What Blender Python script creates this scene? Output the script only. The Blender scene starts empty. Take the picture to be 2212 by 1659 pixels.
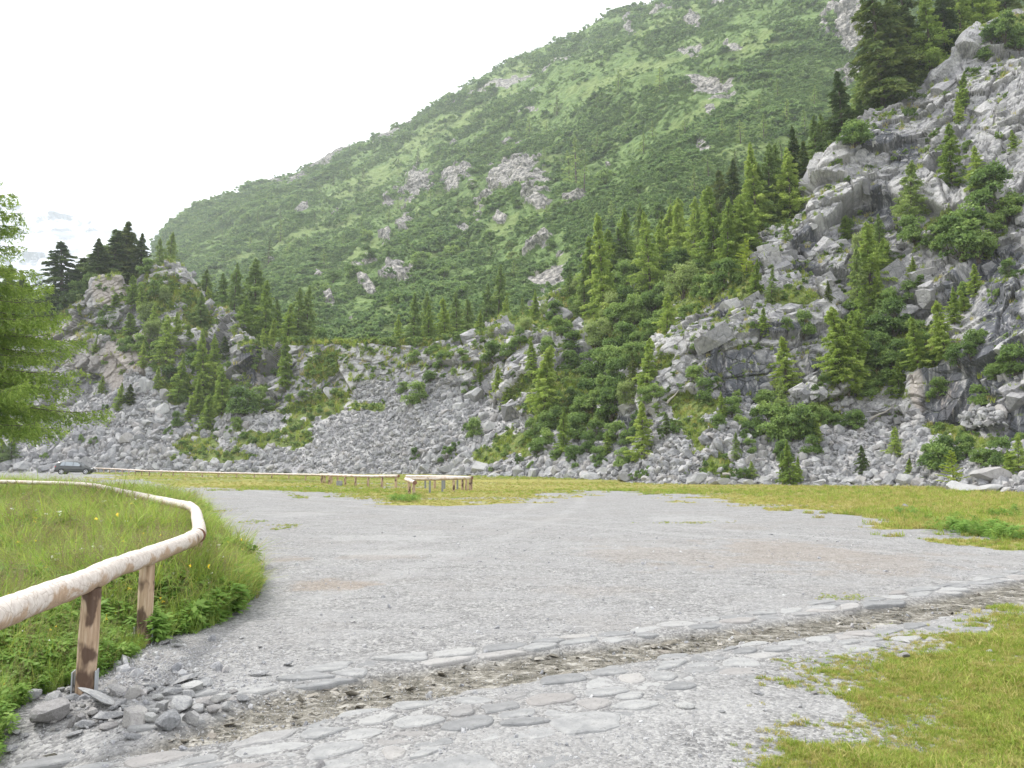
import bpy, math, random
import numpy as np
from mathutils import Vector
from mathutils.bvhtree import BVHTree
PI = math.pi
rng = np.random.default_rng(7)
random.seed(7)
scene = bpy.context.scene
COL = scene.collection

# ------------------------------------------------------------------ camera
F = 1728.0; CX = 1106.0; CY = 829.5; HZ = 995.0; H = 1.6      # focal length and horizon in units of a 2212 x 1659 frame
TH = math.atan((HZ - CY) / F)
cam_d = bpy.data.cameras.new('camera'); cam = bpy.data.objects.new('camera', cam_d); COL.objects.link(cam)
cam.location = (0, 0, H); cam.rotation_euler = (PI / 2 + TH, 0, 0)
cam_d.sensor_width = 36; cam_d.lens = 36 * F / 2212; cam_d.clip_start = 0.05; cam_d.clip_end = 12000
scene.camera = cam
cT, sT = math.cos(TH), math.sin(TH)

def P(u, v, Y):
    """world point seen at (u, v) whose world y is Y"""
    u = np.asarray(u, float); v = np.asarray(v, float); Y = np.asarray(Y, float)
    dx = u - CX; dz = (CY - v) * cT + F * sT; dy = F * cT - (CY - v) * sT
    k = Y / dy
    return np.stack([dx * k, Y + 0 * k, H + dz * k], -1)
def ray(u, v):
    d = np.array([u - CX, F * cT - (CY - v) * sT, (CY - v) * cT + F * sT]); return d / np.linalg.norm(d)
def G(u, v, z=0.0):
    u = np.asarray(u, float); v = np.asarray(v, float)
    dx = u - CX; dz = (CY - v) * cT + F * sT; dy = F * cT - (CY - v) * sT
    k = (z - H) / dz
    return np.stack([dx * k, dy * k, z + 0 * k], -1)
def proj(p):
    x = p[..., 0]; y = p[..., 1]; z = p[..., 2] - H
    f = y * cT + z * sT; up = -y * sT + z * cT
    f = np.where(f < .05, .05, f)
    return CX + F * x / f, CY - F * up / f

# ------------------------------------------------------------------ noise
def _h(i, j, k, s):
    h = (i.astype(np.int64) * 374761393 + j.astype(np.int64) * 668265263 + k.astype(np.int64) * 2147483647 + s * 974634777) & 0xffffffff
    h = ((h ^ (h >> 13)) * 1274126177) & 0xffffffff
    h = ((h ^ (h >> 16)) * 2246822519) & 0xffffffff
    return ((h ^ (h >> 15)) & 0xffffff) / float(0xffffff)
def vnoise(p, seed=0):
    f = np.floor(p).astype(np.int64); t = p - f; t = t * t * (3 - 2 * t)
    o = 0
    for a in (0, 1):
        for b in (0, 1):
            for c in (0, 1):
                w = (t[..., 0] if a else 1 - t[..., 0]) * (t[..., 1] if b else 1 - t[..., 1]) * (t[..., 2] if c else 1 - t[..., 2])
                o = o + w * _h(f[..., 0] + a, f[..., 1] + b, f[..., 2] + c, seed)
    return o * 2 - 1
def fbm(p, scale, octv=4, seed=0, gain=.5):
    o = 0; a = 1.0; q = p / scale; n = 0
    for i in range(octv):
        o = o + a * vnoise(q + 17.3 * i, seed + i); n += a; a *= gain; q = q * 2.03
    return o / n
def blocks(p, size, seed, tilt=.9):
    """tilted-facet blocks: returns offset (-1..1 roughly) and distance to the joint between blocks"""
    q = p / np.asarray(size, float)
    f = np.floor(q).astype(np.int64)
    b1 = np.full(q.shape[:-1], 9e9); b2 = b1.copy(); val = np.zeros_like(b1)
    for a in (-1, 0, 1):
        for b in (-1, 0, 1):
            for c in (-1, 0, 1):
                i, j, k = f[..., 0] + a, f[..., 1] + b, f[..., 2] + c
                dx = q[..., 0] - i - _h(i, j, k, seed); dy = q[..., 1] - j - _h(i, j, k, seed + 1); dz = q[..., 2] - k - _h(i, j, k, seed + 2)
                d = dx * dx + dy * dy + dz * dz
                w = (_h(i, j, k, seed + 3) * 2 - 1) * .7 + tilt * (dx * (_h(i, j, k, seed + 4) * 2 - 1) + dy * (_h(i, j, k, seed + 5) * 2 - 1) + dz * (_h(i, j, k, seed + 6) * 2 - 1))
                m = d < b1
                b2 = np.where(m, b1, np.minimum(b2, d)); val = np.where(m, w, val); b1 = np.where(m, d, b1)
    return val, np.sqrt(b2) - np.sqrt(b1)
def sst(x, a, b):
    t = np.clip((x - a) / (b - a), 0, 1); return t * t * (3 - 2 * t)

# ------------------------------------------------------------------ objects and materials
def tag(o, label=None, cat=None, group=None, kind=None):
    if label: o['label'] = label
    if cat: o['category'] = cat
    if group: o['group'] = group
    if kind: o['kind'] = kind
    return o
def mesh_np(name, V, Fc, mats=(), smooth=False, attrs=None, midx=None):
    """Fc: list of index arrays (n,3) or (n,4)"""
    me = bpy.data.meshes.new(name)
    if not isinstance(Fc, (list, tuple)): Fc = [Fc]
    Fc = [np.asarray(f) for f in Fc if len(f)]
    me.vertices.add(len(V)); me.vertices.foreach_set('co', np.asarray(V, np.float32).ravel())
    if Fc:
        nl = sum(f.size for f in Fc); npoly = sum(len(f) for f in Fc)
        me.loops.add(nl); me.loops.foreach_set('vertex_index', np.concatenate([f.ravel() for f in Fc]).astype(np.int32))
        tot = np.concatenate([np.full(len(f), f.shape[1]) for f in Fc]); st = np.concatenate([[0], np.cumsum(tot)[:-1]])
        me.polygons.add(npoly); me.polygons.foreach_set('loop_start', st.astype(np.int32)); me.polygons.foreach_set('loop_total', tot.astype(np.int32))
        if smooth: me.polygons.foreach_set('use_smooth', np.ones(npoly, bool))
        if midx is not None: me.polygons.foreach_set('material_index', np.asarray(midx, np.int32))
    for m in mats: me.materials.append(m)
    me.update(calc_edges=True)
    if not smooth and Fc:
        me.polygons.foreach_set('use_smooth', np.zeros(len(me.polygons), bool))
    if attrs:
        for k, a in attrs.items():
            at = me.attributes.new(k, 'FLOAT', 'POINT'); at.data.foreach_set('value', np.asarray(a, np.float32).ravel())
    return me
def link(name, me, parent=None, loc=None):
    o = bpy.data.objects.new(name, me); COL.objects.link(o)
    if parent: o.parent = parent
    if loc is not None: o.location = loc
    return o
def empty(name, loc=(0, 0, 0), rz=0, s=1):
    o = bpy.data.objects.new(name, None); COL.objects.link(o); o.location = loc; o.rotation_euler = (0, 0, rz)
    o.scale = (s, s, s) if not hasattr(s, '__len__') else s
    o.empty_display_size = .2
    return o
class NT:
    def __init__(s, name, disp=None):
        s.m = bpy.data.materials.new(name); s.m.use_nodes = True; s.t = s.m.node_tree; s.t.nodes.clear()
        s.out = s.t.nodes.new('ShaderNodeOutputMaterial')
    def n(s, ty, **k):
        nd = s.t.nodes.new('ShaderNode' + ty)
        ins = k.pop('ins', {})
        for a, b in k.items(): setattr(nd, a, b)
        for a, b in ins.items():
            if hasattr(b, 'is_output') or isinstance(b, bpy.types.NodeSocket): s.t.links.new(b, nd.inputs[a])
            else: nd.inputs[a].default_value = b
        return nd
    def attr(s, name): return s.n('Attribute', attribute_name=name).outputs['Fac']
    def pos(s): return s.n('NewGeometry').outputs['Position']
    def mp(s, vec, scale=(1, 1, 1), rot=(0, 0, 0)):
        return s.n('Mapping', ins={'Vector': vec, 'Scale': scale, 'Rotation': rot}).outputs[0]
    def noise(s, vec, scale, detail=4, rough=.55, dist=0.0):
        return s.n('TexNoise', ins={'Vector': vec, 'Scale': scale, 'Detail': detail, 'Roughness': rough, 'Distortion': dist}).outputs['Fac']
    def voro(s, vec, scale, feature='F1', out='Distance', rnd=1.0):
        nd = s.n('TexVoronoi', feature=feature, ins={'Vector': vec, 'Scale': scale, 'Randomness': rnd}); return nd.outputs[out]
    def math(s, op, a, b=0.0, c=0.0, clamp=False):
        nd = s.n('Math', operation=op, use_clamp=clamp)
        for i, x in enumerate((a, b, c)):
            if isinstance(x, bpy.types.NodeSocket): s.t.links.new(x, nd.inputs[i])
            else: nd.inputs[i].default_value = x
        return nd.outputs[0]
    def ramp(s, fac, stops, interp='LINEAR'):
        nd = s.n('ValToRGB', ins={'Fac': fac}); cr = nd.color_ramp; cr.interpolation = interp
        while len(cr.elements) < len(stops): cr.elements.new(0.5)
        for e, (p, c) in zip(cr.elements, stops):
            e.position = p; e.color = (*c, 1) if hasattr(c, '__len__') else (c, c, c, 1)
        return nd.outputs['Color']
    def step(s, x, a, b):
        return s.n('MapRange', interpolation_type='SMOOTHSTEP', ins={'Value': x, 'From Min': a, 'From Max': b}).outputs[0]
    def mix(s, f, a, b, mode='MIX'):
        nd = s.n('Mix', data_type='RGBA', blend_type=mode)
        for i, x in ((0, f), (6, a), (7, b)):
            if isinstance(x, bpy.types.NodeSocket): s.t.links.new(x, nd.inputs[i])
            else: nd.inputs[i].default_value = (*x, 1) if hasattr(x, '__len__') else x
        return nd.outputs[2]
    def bump(s, h, dist, strength=1.0, nrm=None):
        ins = {'Height': h, 'Distance': dist, 'Strength': strength}
        if nrm is not None: ins['Normal'] = nrm
        return s.n('Bump', ins=ins).outputs[0]
    def surf(s, col, rough=.9, nrm=None, metal=0.0, spec=.3, **k):
        ins = {'Base Color': col if isinstance(col, bpy.types.NodeSocket) else (*col, 1), 'Roughness': rough, 'Metallic': metal, 'Specular IOR Level': spec}
        if nrm is not None: ins['Normal'] = nrm
        ins.update(k)
        nd = s.n('BsdfPrincipled', ins=ins); s.t.links.new(nd.outputs[0], s.out.inputs[0]); return s.m
    def leaf(s, col, trans=.35, rough=.6):
        d = s.n('BsdfDiffuse', ins={'Color': col}); t = s.n('BsdfTranslucent', ins={'Color': col}); g = s.n('BsdfGlossy', ins={'Roughness': .55, 'Color': (.5, .5, .5, 1)})
        m = s.n('MixShader', ins={0: trans, 1: d.outputs[0], 2: t.outputs[0]}); m2 = s.n('MixShader', ins={0: .03, 1: m.outputs[0], 2: g.outputs[0]})
        s.t.links.new(m2.outputs[0], s.out.inputs[0]); return s.m
M = {}
# ---- rock (cliffs, scree base)
def mat_rock(name, inst=False):
    t = NT(name); p = t.pos(); blk = t.n('ObjectInfo').outputs['Random'] if inst else t.attr('blk')
    n1 = t.noise(p, .35, 5, .6); n2 = t.noise(p, 2.2, 5, .65); n3 = t.noise(p, 9.0, 4, .6)
    base = t.ramp(n2, [(.3, (.16, .16, .165)), (.5, (.30, .295, .295)), (.68, (.46, .45, .435))])
    col = t.mix(t.step(n1, .42, .62), base, t.mix(.5, base, (.28, .27, .285)))
    col = t.mix(t.math('MULTIPLY', t.step(n3, .5, .75), .45), col, (.50, .48, .455))
    col = t.mix(t.math('MULTIPLY', t.step(blk, .55, .85), .55), col, (.47, .455, .44)); col = t.mix(t.math('MULTIPLY', t.step(blk, .42, .15), .5), col, (.15, .15, .158))
    # lichen
    lich = t.noise(p, 1.1, 6, .7, 1.5)
    col = t.mix(t.math('MULTIPLY', t.step(lich, .58, .72), .5), col, (.13, .125, .125))
    # warm weathered granite (attribute) and dark wet streaks (attribute)
    col = t.mix(t.math('MULTIPLY', t.attr('tan'), .75), col, t.ramp(n2, [(.3, (.30, .26, .235)), (.7, (.47, .41, .36))]))
    st = t.noise(t.mp(p, (1.3, 1.3, .09)), 1.0, 5, .65, .4)
    dk = t.math('MULTIPLY', t.attr('dark'), t.step(st, .30, .46))
    col = t.mix(t.math('MULTIPLY', dk, .92), col, t.mix(t.step(st, .5, .66), (.06, .064, .075), (.11, .115, .13)))
    st2 = t.step(t.noise(t.mp(p, (2.0, 2.0, .12)), 1.3, 4, .6), .56, .66)
    col = t.mix(t.math('MULTIPLY', t.math('MULTIPLY', st2, t.attr('dark')), .55), col, (.42, .41, .40))
    ck = t.attr('crack_shade')
    col = t.mix(t.math('MULTIPLY', ck, .55), col, (.07, .068, .06))  # shade inside the cracks, put into the rock colour along the block joints
    # grass and moss that grow on the ledges
    g = t.noise(p, 1.7, 5, .7)
    gc = t.ramp(t.noise(p, 3.5, 4, .7), [(.3, (.075, .11, .03)), (.5, (.13, .17, .045)), (.7, (.23, .235, .08))])
    vg = t.step(t.math('ADD', t.attr('veg'), t.math('MULTIPLY', t.math('SUBTRACT', g, .5), 1.3)), .44, .6)
    col = t.mix(vg, col, gc)
    cr = t.voro(t.mp(p, (1, 1, .6)), 1.6, 'DISTANCE_TO_EDGE')
    h = t.math('ADD', t.math('MULTIPLY', t.noise(p, 3.0, 6, .7), .5), t.math('MULTIPLY', t.math('MINIMUM', cr, .08), 2.5))
    return t.surf(col, .93, t.bump(h, .26, .75), spec=.2)
M['rock'] = mat_rock('rock'); M['rockblock'] = mat_rock('rock_block', True)
def mat_stone(name, cols, scale=1.0, rough=.9, bump=.06):
    t = NT(name); oi = t.n('ObjectInfo').outputs['Random']; tc = t.n('TexCoord').outputs['Object']
    n = t.noise(tc, 2.5 * scale, 6, .65); n2 = t.noise(tc, 11 * scale, 3, .6)
    c = t.ramp(t.math('ADD', t.math('MULTIPLY', n, .7), t.math('MULTIPLY', oi, .3)), [(.25, cols[0]), (.45, cols[1]), (.62, cols[2])])
    c = t.mix(t.math('MULTIPLY', t.step(t.math('FRACT', t.math('MULTIPLY', oi, 7.13)), .6, 1.0), .35), c, (.34, .30, .27))
    c = t.mix(t.math('MULTIPLY', t.step(n2, .56, .7), .4), c, (.10, .10, .095))
    return t.surf(c, rough, t.bump(t.math('ADD', n, t.math('MULTIPLY', n2, .35)), bump, .8), spec=.25)
M['boulder'] = mat_stone('boulder', [(.17, .172, .18), (.26, .26, .262), (.38, .375, .365)])
M['rubble'] = mat_stone('rubble', [(.15, .15, .157), (.25, .25, .255), (.37, .365, .36)], 1, .95, .05)
M['slab'] = mat_stone('slab', [(.175, .176, .176), (.24, .24, .238), (.33, .327, .318)], 3.0, .85, .014)
M['stone'] = mat_stone('stone', [(.17, .175, .18), (.30, .30, .305), (.45, .445, .43)], 2.5, .9, .02)
M['bedstone'] = mat_stone('bedstone', [(.10, .09, .07), (.20, .18, .145), (.40, .375, .33)], 2.5, .6, .01)
M['pebble'] = mat_stone('pebble', [(.17, .172, .18), (.30, .30, .31), (.48, .475, .47)], 1, .95, .0)
# ---- foliage
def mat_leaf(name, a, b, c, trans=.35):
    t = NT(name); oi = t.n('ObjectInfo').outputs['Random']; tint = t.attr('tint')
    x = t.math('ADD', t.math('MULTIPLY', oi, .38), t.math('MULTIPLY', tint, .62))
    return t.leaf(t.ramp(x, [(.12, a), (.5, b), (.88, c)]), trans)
M['larch'] = mat_leaf('larch_needles', (.16, .25, .055), (.31, .42, .085), (.48, .57, .14), .5)
M['larchd'] = mat_leaf('larch_needles_dull', (.14, .215, .07), (.25, .345, .10), (.38, .46, .15), .5)
M['spruce'] = mat_leaf('spruce_needles', (.05, .09, .03), (.115, .17, .048), (.23, .27, .07), .35)
M['alder'] = mat_leaf('alder_leaves', (.075, .135, .04), (.185, .285, .075), (.37, .48, .14), .42)
M['willow'] = mat_leaf('willow_leaves', (.13, .19, .065), (.27, .35, .11), (.46, .53, .20), .42)
M['fir'] = mat_leaf('young_larch_needles', (.16, .25, .03), (.30, .40, .05), (.45, .52, .08), .45)
M['shrub_far'] = mat_leaf('mountain_alder', (.10, .185, .07), (.195, .30, .10), (.33, .43, .15), .45)
M['grass'] = mat_leaf('grass_blades', (.15, .23, .03), (.29, .37, .055), (.46, .51, .11), .45)
M['grassdry'] = mat_leaf('dry_grass_blades', (.24, .23, .06), (.41, .37, .11), (.58, .51, .21), .4)
M['grasstall'] = mat_leaf('meadow_grass_blades', (.19, .29, .055), (.33, .44, .085), (.52, .58, .20), .45)
M['herb'] = mat_leaf('herb_leaves', (.11, .21, .04), (.19, .33, .06), (.32, .46, .11), .45)
M['seed'] = mat_leaf('seed_heads', (.17, .15, .07), (.28, .23, .12), (.36, .31, .17), .3)
def flat(name, col, rough=.7, **k):
    t = NT(name); return t.surf(col, rough, **k)
M['yellow'] = flat('yellow_petal', (.85, .6, .02)); M['white'] = flat('white_petal', (.85, .85, .8))
def mat_bark():
    t = NT('bark'); tc = t.n('TexCoord').outputs['Object']; n = t.noise(t.mp(tc, (6, 6, 1.2)), 4, 5, .7)
    return t.surf(t.ramp(n, [(.3, (.06, .048, .038)), (.7, (.17, .14, .12))]), .95, t.bump(n, .03, .8))
M['bark'] = mat_bark()
M['deadwood'] = flat('dead_wood', (.36, .33, .29), .9)

# ================================================================== TERRAIN: quarry
# control columns: u, then knots (v, Y): toe, scree top, lower cliff top, ledge back, rim
QC = [
 (-500, (1020, 108), (890, 124), (770, 128), (750, 133), (700, 137)),
 (-200, (1020, 108), (890, 124), (770, 128), (755, 132), (705, 136)),
 (0,    (1020, 108), (900, 123), (775, 127), (760, 130), (695, 134)),
 (100,  (1021, 105), (895, 121), (790, 124), (775, 129), (690, 132)),
 (165,  (1022, 102), (870, 118), (740, 121), (725, 125), (655, 129)),
 (188,  (1022, 102), (860, 117), (728, 120), (718, 124), (640, 128)),
 (200,  (1022, 101), (855, 116), (724, 120), (714, 124), (600, 127)),
 (215,  (1022, 101), (852, 116), (722, 119), (712, 124), (594, 127)),
 (262,  (1022, 100), (835, 115), (724, 119), (714, 124), (592, 128)),
 (275,  (1022, 100), (822, 114), (724, 119), (690, 124), (612, 130)),
 (330,  (1023, 99),  (830, 113), (730, 119), (650, 125), (568, 131)),
 (372,  (1024, 98),  (870, 111), (760, 117), (670, 124), (574, 130)),
 (392,  (1024, 98),  (880, 110), (770, 116), (680, 123), (578, 130)),
 (415,  (1024, 97),  (890, 109), (785, 115), (700, 122), (612, 129)),
 (450,  (1024, 95),  (900, 108), (800, 114), (735, 121), (650, 127)),
 (490,  (1025, 94),  (885, 106), (832, 110), (765, 114), (668, 119)),
 (545,  (1025, 93),  (880, 105), (835, 108), (772, 111), (735, 115)),
 (575,  (1026, 92),  (900, 104), (850, 108), (795, 112), (748, 117)),
 (620,  (1026, 90),  (900, 104), (850, 106), (800, 108), (737, 111)),
 (700,  (1027, 88),  (865, 103), (825, 104.5), (785, 106), (739, 108)),
 (850,  (1028, 85),  (850, 100), (820, 101.5), (780, 103), (740, 105)),
 (930,  (1029, 82),  (850, 96),  (800, 98.5), (765, 101), (737, 104)),
 (1050, (1033, 75),  (860, 92),  (790, 97),  (755, 103), (722, 110)),
 (1120, (1036, 71),  (900, 84),  (800, 89),  (730, 96),  (690, 110)),
 (1180, (1038, 68),  (920, 78),  (790, 84),  (730, 93),  (640, 110)),
 (1250, (1040, 64),  (930, 74),  (810, 81),  (720, 92),  (610, 118)),
 (1350, (1043, 60),  (930, 70),  (800, 78),  (690, 88),  (560, 122)),
 (1410, (1045, 58),  (900, 66),  (800, 69),  (690, 84),  (545, 122)),
 (1440, (1045, 57),  (880, 64),  (755, 67),  (680, 80),  (535, 122)),
 (1500, (1046, 56),  (870, 63),  (690, 69),  (640, 78),  (515, 122)),
 (1530, (1046, 55),  (865, 62),  (725, 64),  (640, 73),  (500, 120)),
 (1620, (1048, 54),  (865, 62),  (722, 64),  (580, 72),  (500, 112)),
 (1650, (1048, 54),  (870, 62),  (722, 64),  (585, 71),  (502, 79)),
 (1700, (1048, 53),  (880, 61),  (735, 63),  (600, 70),  (480, 78)),
 (1752, (1049, 52),  (890, 60),  (750, 63),  (590, 70),  (425, 79)),
 (1800, (1049, 52),  (900, 60),  (765, 62),  (570, 70),  (350, 81)),
 (1870, (1050, 51),  (915, 59),  (790, 61),  (560, 70),  (275, 83)),
 (1930, (1050, 50),  (925, 57),  (800, 60),  (540, 69),  (215, 84)),
 (1990, (1053, 48),  (930, 55),  (790, 58),  (520, 68),  (172, 84)),
 (2005, (1053, 47),  (930, 55),  (790, 58),  (520, 68),  (150, 83)),
 (2055, (1057, 45),  (935, 53),  (790, 56),  (510, 66),  (120, 82)),
 (2085, (1058, 44),  (938, 52),  (785, 55),  (505, 66),  (60, 83)),
 (2130, (1062, 42),  (942, 50),  (782, 53),  (490, 64),  (48, 84)),
 (2212, (1068, 40),  (950, 48),  (775, 51),  (470, 62),  (10, 84)),
 (2400, (1078, 36),  (955, 44),  (750, 47),  (430, 58),  (-60, 82)),
 (2700, (1090, 31),  (960, 38),  (720, 41),  (400, 52),  (-120, 76)),
 (3000, (1100, 28),  (960, 34),  (700, 37),  (400, 48),  (-120, 70)),
]
QU = np.array([c[0] for c in QC], float); QV = np.array([[k[0] for k in c[1:]] for c in QC], float); QY = np.array([[k[1] for k in c[1:]] for c in QC], float)
def gauss1(a, s):
    r = int(3 * s) + 1; k = np.exp(-.5 * (np.arange(-r, r + 1) / s) ** 2); k /= k.sum()
    ap = np.concatenate([np.repeat(a[:1], r, 0), a, np.repeat(a[-1:], r, 0)])
    return np.stack([np.convolve(ap[:, i], k, 'valid') for i in range(a.shape[1])], -1)
NU = 1250
ug = np.linspace(-500, 3000, NU)
# columns denser inside the frame
ug = np.concatenate([np.linspace(-500, -40, 60, endpoint=False), np.linspace(-40, 2260, 1060, endpoint=False), np.linspace(2260, 3000, 110)])
NU = len(ug)
KV = np.stack([np.interp(ug, QU, QV[:, i]) for i in range(5)], -1); KY = np.stack([np.interp(ug, QU, QY[:, i]) for i in range(5)], -1)
KY = gauss1(KY, 3.0); KV = gauss1(KV, 1.2)
KP = P(ug[:, None], KV, KY)                         # (NU,5,3) world knots
# ground apron in front, plateau behind
az = np.stack([(ug - CX) / F, np.ones(NU), np.zeros(NU)], -1)
pre = KP[:, 0] - az * 6; pre[:, 2] = -.6
KP[:, 0, 2] = .0
b1 = KP[:, 4] + az * 10; b1[:, 2] += .8 + 2.0 * sst(ug, 1150, 1900)
b2 = KP[:, 4] + az * 45; b2[:, 2] += 2.0 + 11 * sst(ug, 1150, 1900)
b3 = KP[:, 4] + az * 150; b3[:, 2] += -6 + 26 * sst(ug, 1150, 1900)
K = np.concatenate([pre[:, None], KP, b1[:, None], b2[:, None], b3[:, None]], 1)      # 9 knots
segs = [10, 90, 105, 110, 165, 24, 20, 14]
rows = []; tpar = []
for i, n in enumerate(segs):
    for j in range(n):
        rows.append(K[:, i] * (1 - j / n) + K[:, i + 1] * (j / n)); tpar.append(i + j / n)
rows.append(K[:, -1]); tpar.append(8.0)
S = np.stack(rows, 1); tpar = np.array(tpar)                      # (NU,NR,3)
NR = S.shape[1]
def smooth_rows(S, s):
    r = int(3 * s) + 1; k = np.exp(-.5 * (np.arange(-r, r + 1) / s) ** 2); k /= k.sum()
    o = np.zeros_like(S); idx = np.arange(S.shape[1])
    for a, w in zip(range(-r, r + 1), k): o += w * S[:, np.clip(idx + a, 0, S.shape[1] - 1)]
    return o
Ssm = smooth_rows(S, 2.5)
def normals(S):
    du = np.gradient(S, axis=0); dv = np.gradient(S, axis=1)
    n = np.cross(du, dv); n /= np.linalg.norm(n, axis=-1, keepdims=True) + 1e-9
    return n
# broad shape so that the face is not a lofted sheet
N0 = normals(smooth_rows(gauss1(Ssm.reshape(NU, -1), 6).reshape(NU, NR, 3), 6))
UU = np.repeat(ug[:, None], NR, 1); TT = np.repeat(tpar[None], NU, 0)
_, VV = proj(Ssm)
def blobs(lst, U, V, nz=None, amp=.35):
    o = np.zeros_like(U)
    for b in lst:
        u, v, ru, rv = b[:4]; a = math.radians(b[4]) if len(b) > 4 else 0; w = b[5] if len(b) > 5 else 1
        x = (U - u); y = (V - v); c, s = math.cos(a), math.sin(a)
        d = np.sqrt(((x * c - y * s) / ru) ** 2 + ((x * s + y * c) / rv) ** 2)
        if nz is not None: d = d + nz * amp
        o = np.maximum(o, w * (1 - sst(d, .75, 1.12)))
    return o
nz1 = fbm(Ssm, 3.0, 4, 11); nz2 = fbm(Ssm, 12.0, 3, 21)
# how much bare rock face (1) against scree or turf (0)
rockm = sst(TT, 1.9, 2.1) * (1 - sst(TT, 5.02, 5.35))
SCREE = [(330, 940, 150, 75), (300, 850, 45, 45), (800, 950, 190, 80), (860, 860, 90, 40), (960, 890, 80, 60), (1520, 980, 130, 60, 25), (1870, 1010, 130, 42), (1980, 960, 50, 50), (1220, 1010, 130, 20), (2120, 900, 40, 20), (1185, 600, 70, 30), (560, 985, 60, 30), (1450, 1020, 60, 22)]
GRASSY = [(690, 880, 75, 26, 12), (640, 930, 30, 55), (560, 950, 60, 22), (470, 985, 90, 14), (800, 880, 35, 14), (1130, 960, 60, 30), (1060, 985, 60, 14), (1500, 940, 50, 40, 30), (1560, 1000, 45, 25), (700, 790, 35, 30), (770, 740, 200, 6), (1000, 735, 90, 10), (1300, 620, 130, 90), (1130, 690, 80, 30), (1440, 590, 140, 80), (350, 640, 70, 40), (420, 680, 30, 50), (380, 850, 40, 50), (460, 870, 30, 60), (1500, 880, 60, 24), (1740, 900, 80, 30), (1600, 610, 40, 50), (1250, 860, 120, 70), (1350, 740, 90, 90), (1960, 740, 70, 50), (1880, 800, 50, 60), (2030, 930, 50, 16), (2090, 950, 60, 20), (1700, 640, 60, 18), (2020, 500, 60, 30), (60, 640, 90, 30), (120, 660, 50, 22), (430, 960, 60, 20), (2180, 60, 60, 30)]
DARK = [(1610, 790, 75, 75), (1560, 775, 40, 55), (1830, 700, 30, 20), (2040, 860, 45, 70), (2110, 850, 60, 90), (2170, 720, 60, 120), (1880, 330, 60, 28, 30), (1960, 335, 35, 35), (1780, 800, 35, 35), (1900, 430, 40, 28), (2150, 560, 60, 60), (1340, 925, 60, 18), (1730, 560, 35, 20, 25), (1250, 790, 30, 40), (1560, 650, 40, 22), (530, 790, 26, 40), (2200, 900, 40, 60), (1660, 700, 90, 10), (1740, 515, 40, 18, 20), (2070, 640, 40, 40)]
TAN = [(240, 630, 45, 40), (250, 780, 50, 75), (2050, 870, 26, 50), (310, 770, 30, 60), (1990, 850, 15, 40), (160, 740, 60, 60, 0, .5), (540, 800, 30, 30, 0, .5), (1560, 790, 15, 60, 0, .6)]
nzf = nz1 * .7 + .7 * fbm(Ssm, 1.1, 3, 15)
scr = blobs(SCREE, UU, VV, nzf, .6) ; gra = blobs(GRASSY, UU, VV, nzf, 1.0)
rockm = rockm * (1 - .92 * scr) * (1 - .75 * gra)
bowl = sst(UU, 590, 660) * (1 - sst(UU, 900, 980))
rockm = rockm * (1 - .55 * bowl)
# blocks
rot = np.array([[math.cos(.45), 0, math.sin(.45)], [0, 1, 0], [-math.sin(.45), 0, math.cos(.45)]])
Q = Ssm @ rot.T + .14 * np.stack([fbm(Ssm, 4, 2, 31), fbm(Ssm, 4, 2, 32), fbm(Ssm, 4, 2, 33)], -1)
a1, e1 = blocks(Q, (11, 10, 7.5), 101, 1.0)
a2, e2 = blocks(Q, (4.2, 4.0, 2.6), 201, 1.0)
a3, e3 = blocks(Q, (1.5, 1.4, .95), 301, .6)
a4, e4 = blocks(Q, (.55, .55, .4), 401, .6)
SMOOTHF = [(1610, 790, 85, 80), (245, 785, 52, 75), (240, 635, 42, 42), (2065, 870, 60, 70), (2090, 110, 50, 55), (1455, 770, 40, 60), (540, 800, 30, 32), (1830, 620, 40, 50), (2130, 700, 60, 60)]
smf = 1 - .80 * blobs(SMOOTHF, UU, VV, nz1, .4); a2 *= smf; a3 *= smf; a4 *= smf
a1 *= sst(e1, -.01, .015); a2 *= sst(e2, -.01, .02)
depth = np.clip(Ssm[..., 1] / 60, .8, 2.0)
rc = rockm
disp = rc * (1.6 * a1 + .75 * a2 + .25 * a3 + .07 * a4 + .3 * nz2) - rc * (.24 * (1 - sst(e2, 0, .05)) + .12 * (1 - sst(e3, 0, .06)))
disp += (1 - rc) * (.35 * nz2 + .25 * nz1 + .10 * a3) * sst(TT, .9, 1.3)
disp *= 1 - .85 * sst(TT, 5.3, 6.0)
rimfade = 1 - (.55 + .42 * bowl) * np.exp(-((TT - 5.0) / (.06 + .10 * bowl)) ** 2)
Sd = Ssm + N0 * (disp * rimfade)[..., None]
N1 = normals(Sd); N1 *= np.sign((N1 * N0).sum(-1, keepdims=True))
N0u = N0 * np.sign(N0[..., 2:3] + 1e-6); up = np.abs(N1[..., 2])
ledge = sst(up, .62, .86) * .42
veg = np.clip(np.maximum(gra * .95, ledge * rockm + .12 * rockm) + .25 * (1 - rockm) * (1 - scr), 0, 1)
veg = np.maximum(veg, bowl * (.34 * (1 - sst(TT, 4.9, 5.0)) * sst(TT, 2, 2.3) + .9 * sst(TT, 4.94, 5.0)))
veg = np.where(TT > 5.25, .85, veg)
veg *= 1 - .8 * blobs(SCREE, UU, VV, nz1, .2) * (1 - gra)
blk = np.clip(.5 + .32 * np.round(a1 * 2.2) * .5 + .45 * a2 * (1 - sst(e2, -.1, 0) * 0) + .3 * a3, 0, 1)
dark = blobs(DARK, UU, VV, nzf, .8); tan = blobs(TAN, UU, VV, nzf, .4)
crack_shade = rc * smf * np.maximum(.9 * (1 - sst(e2, 0.0, .07)), .55 * (1 - sst(e3, 0, .06)))
idx = np.arange(NU * NR).reshape(NU, NR)
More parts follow.
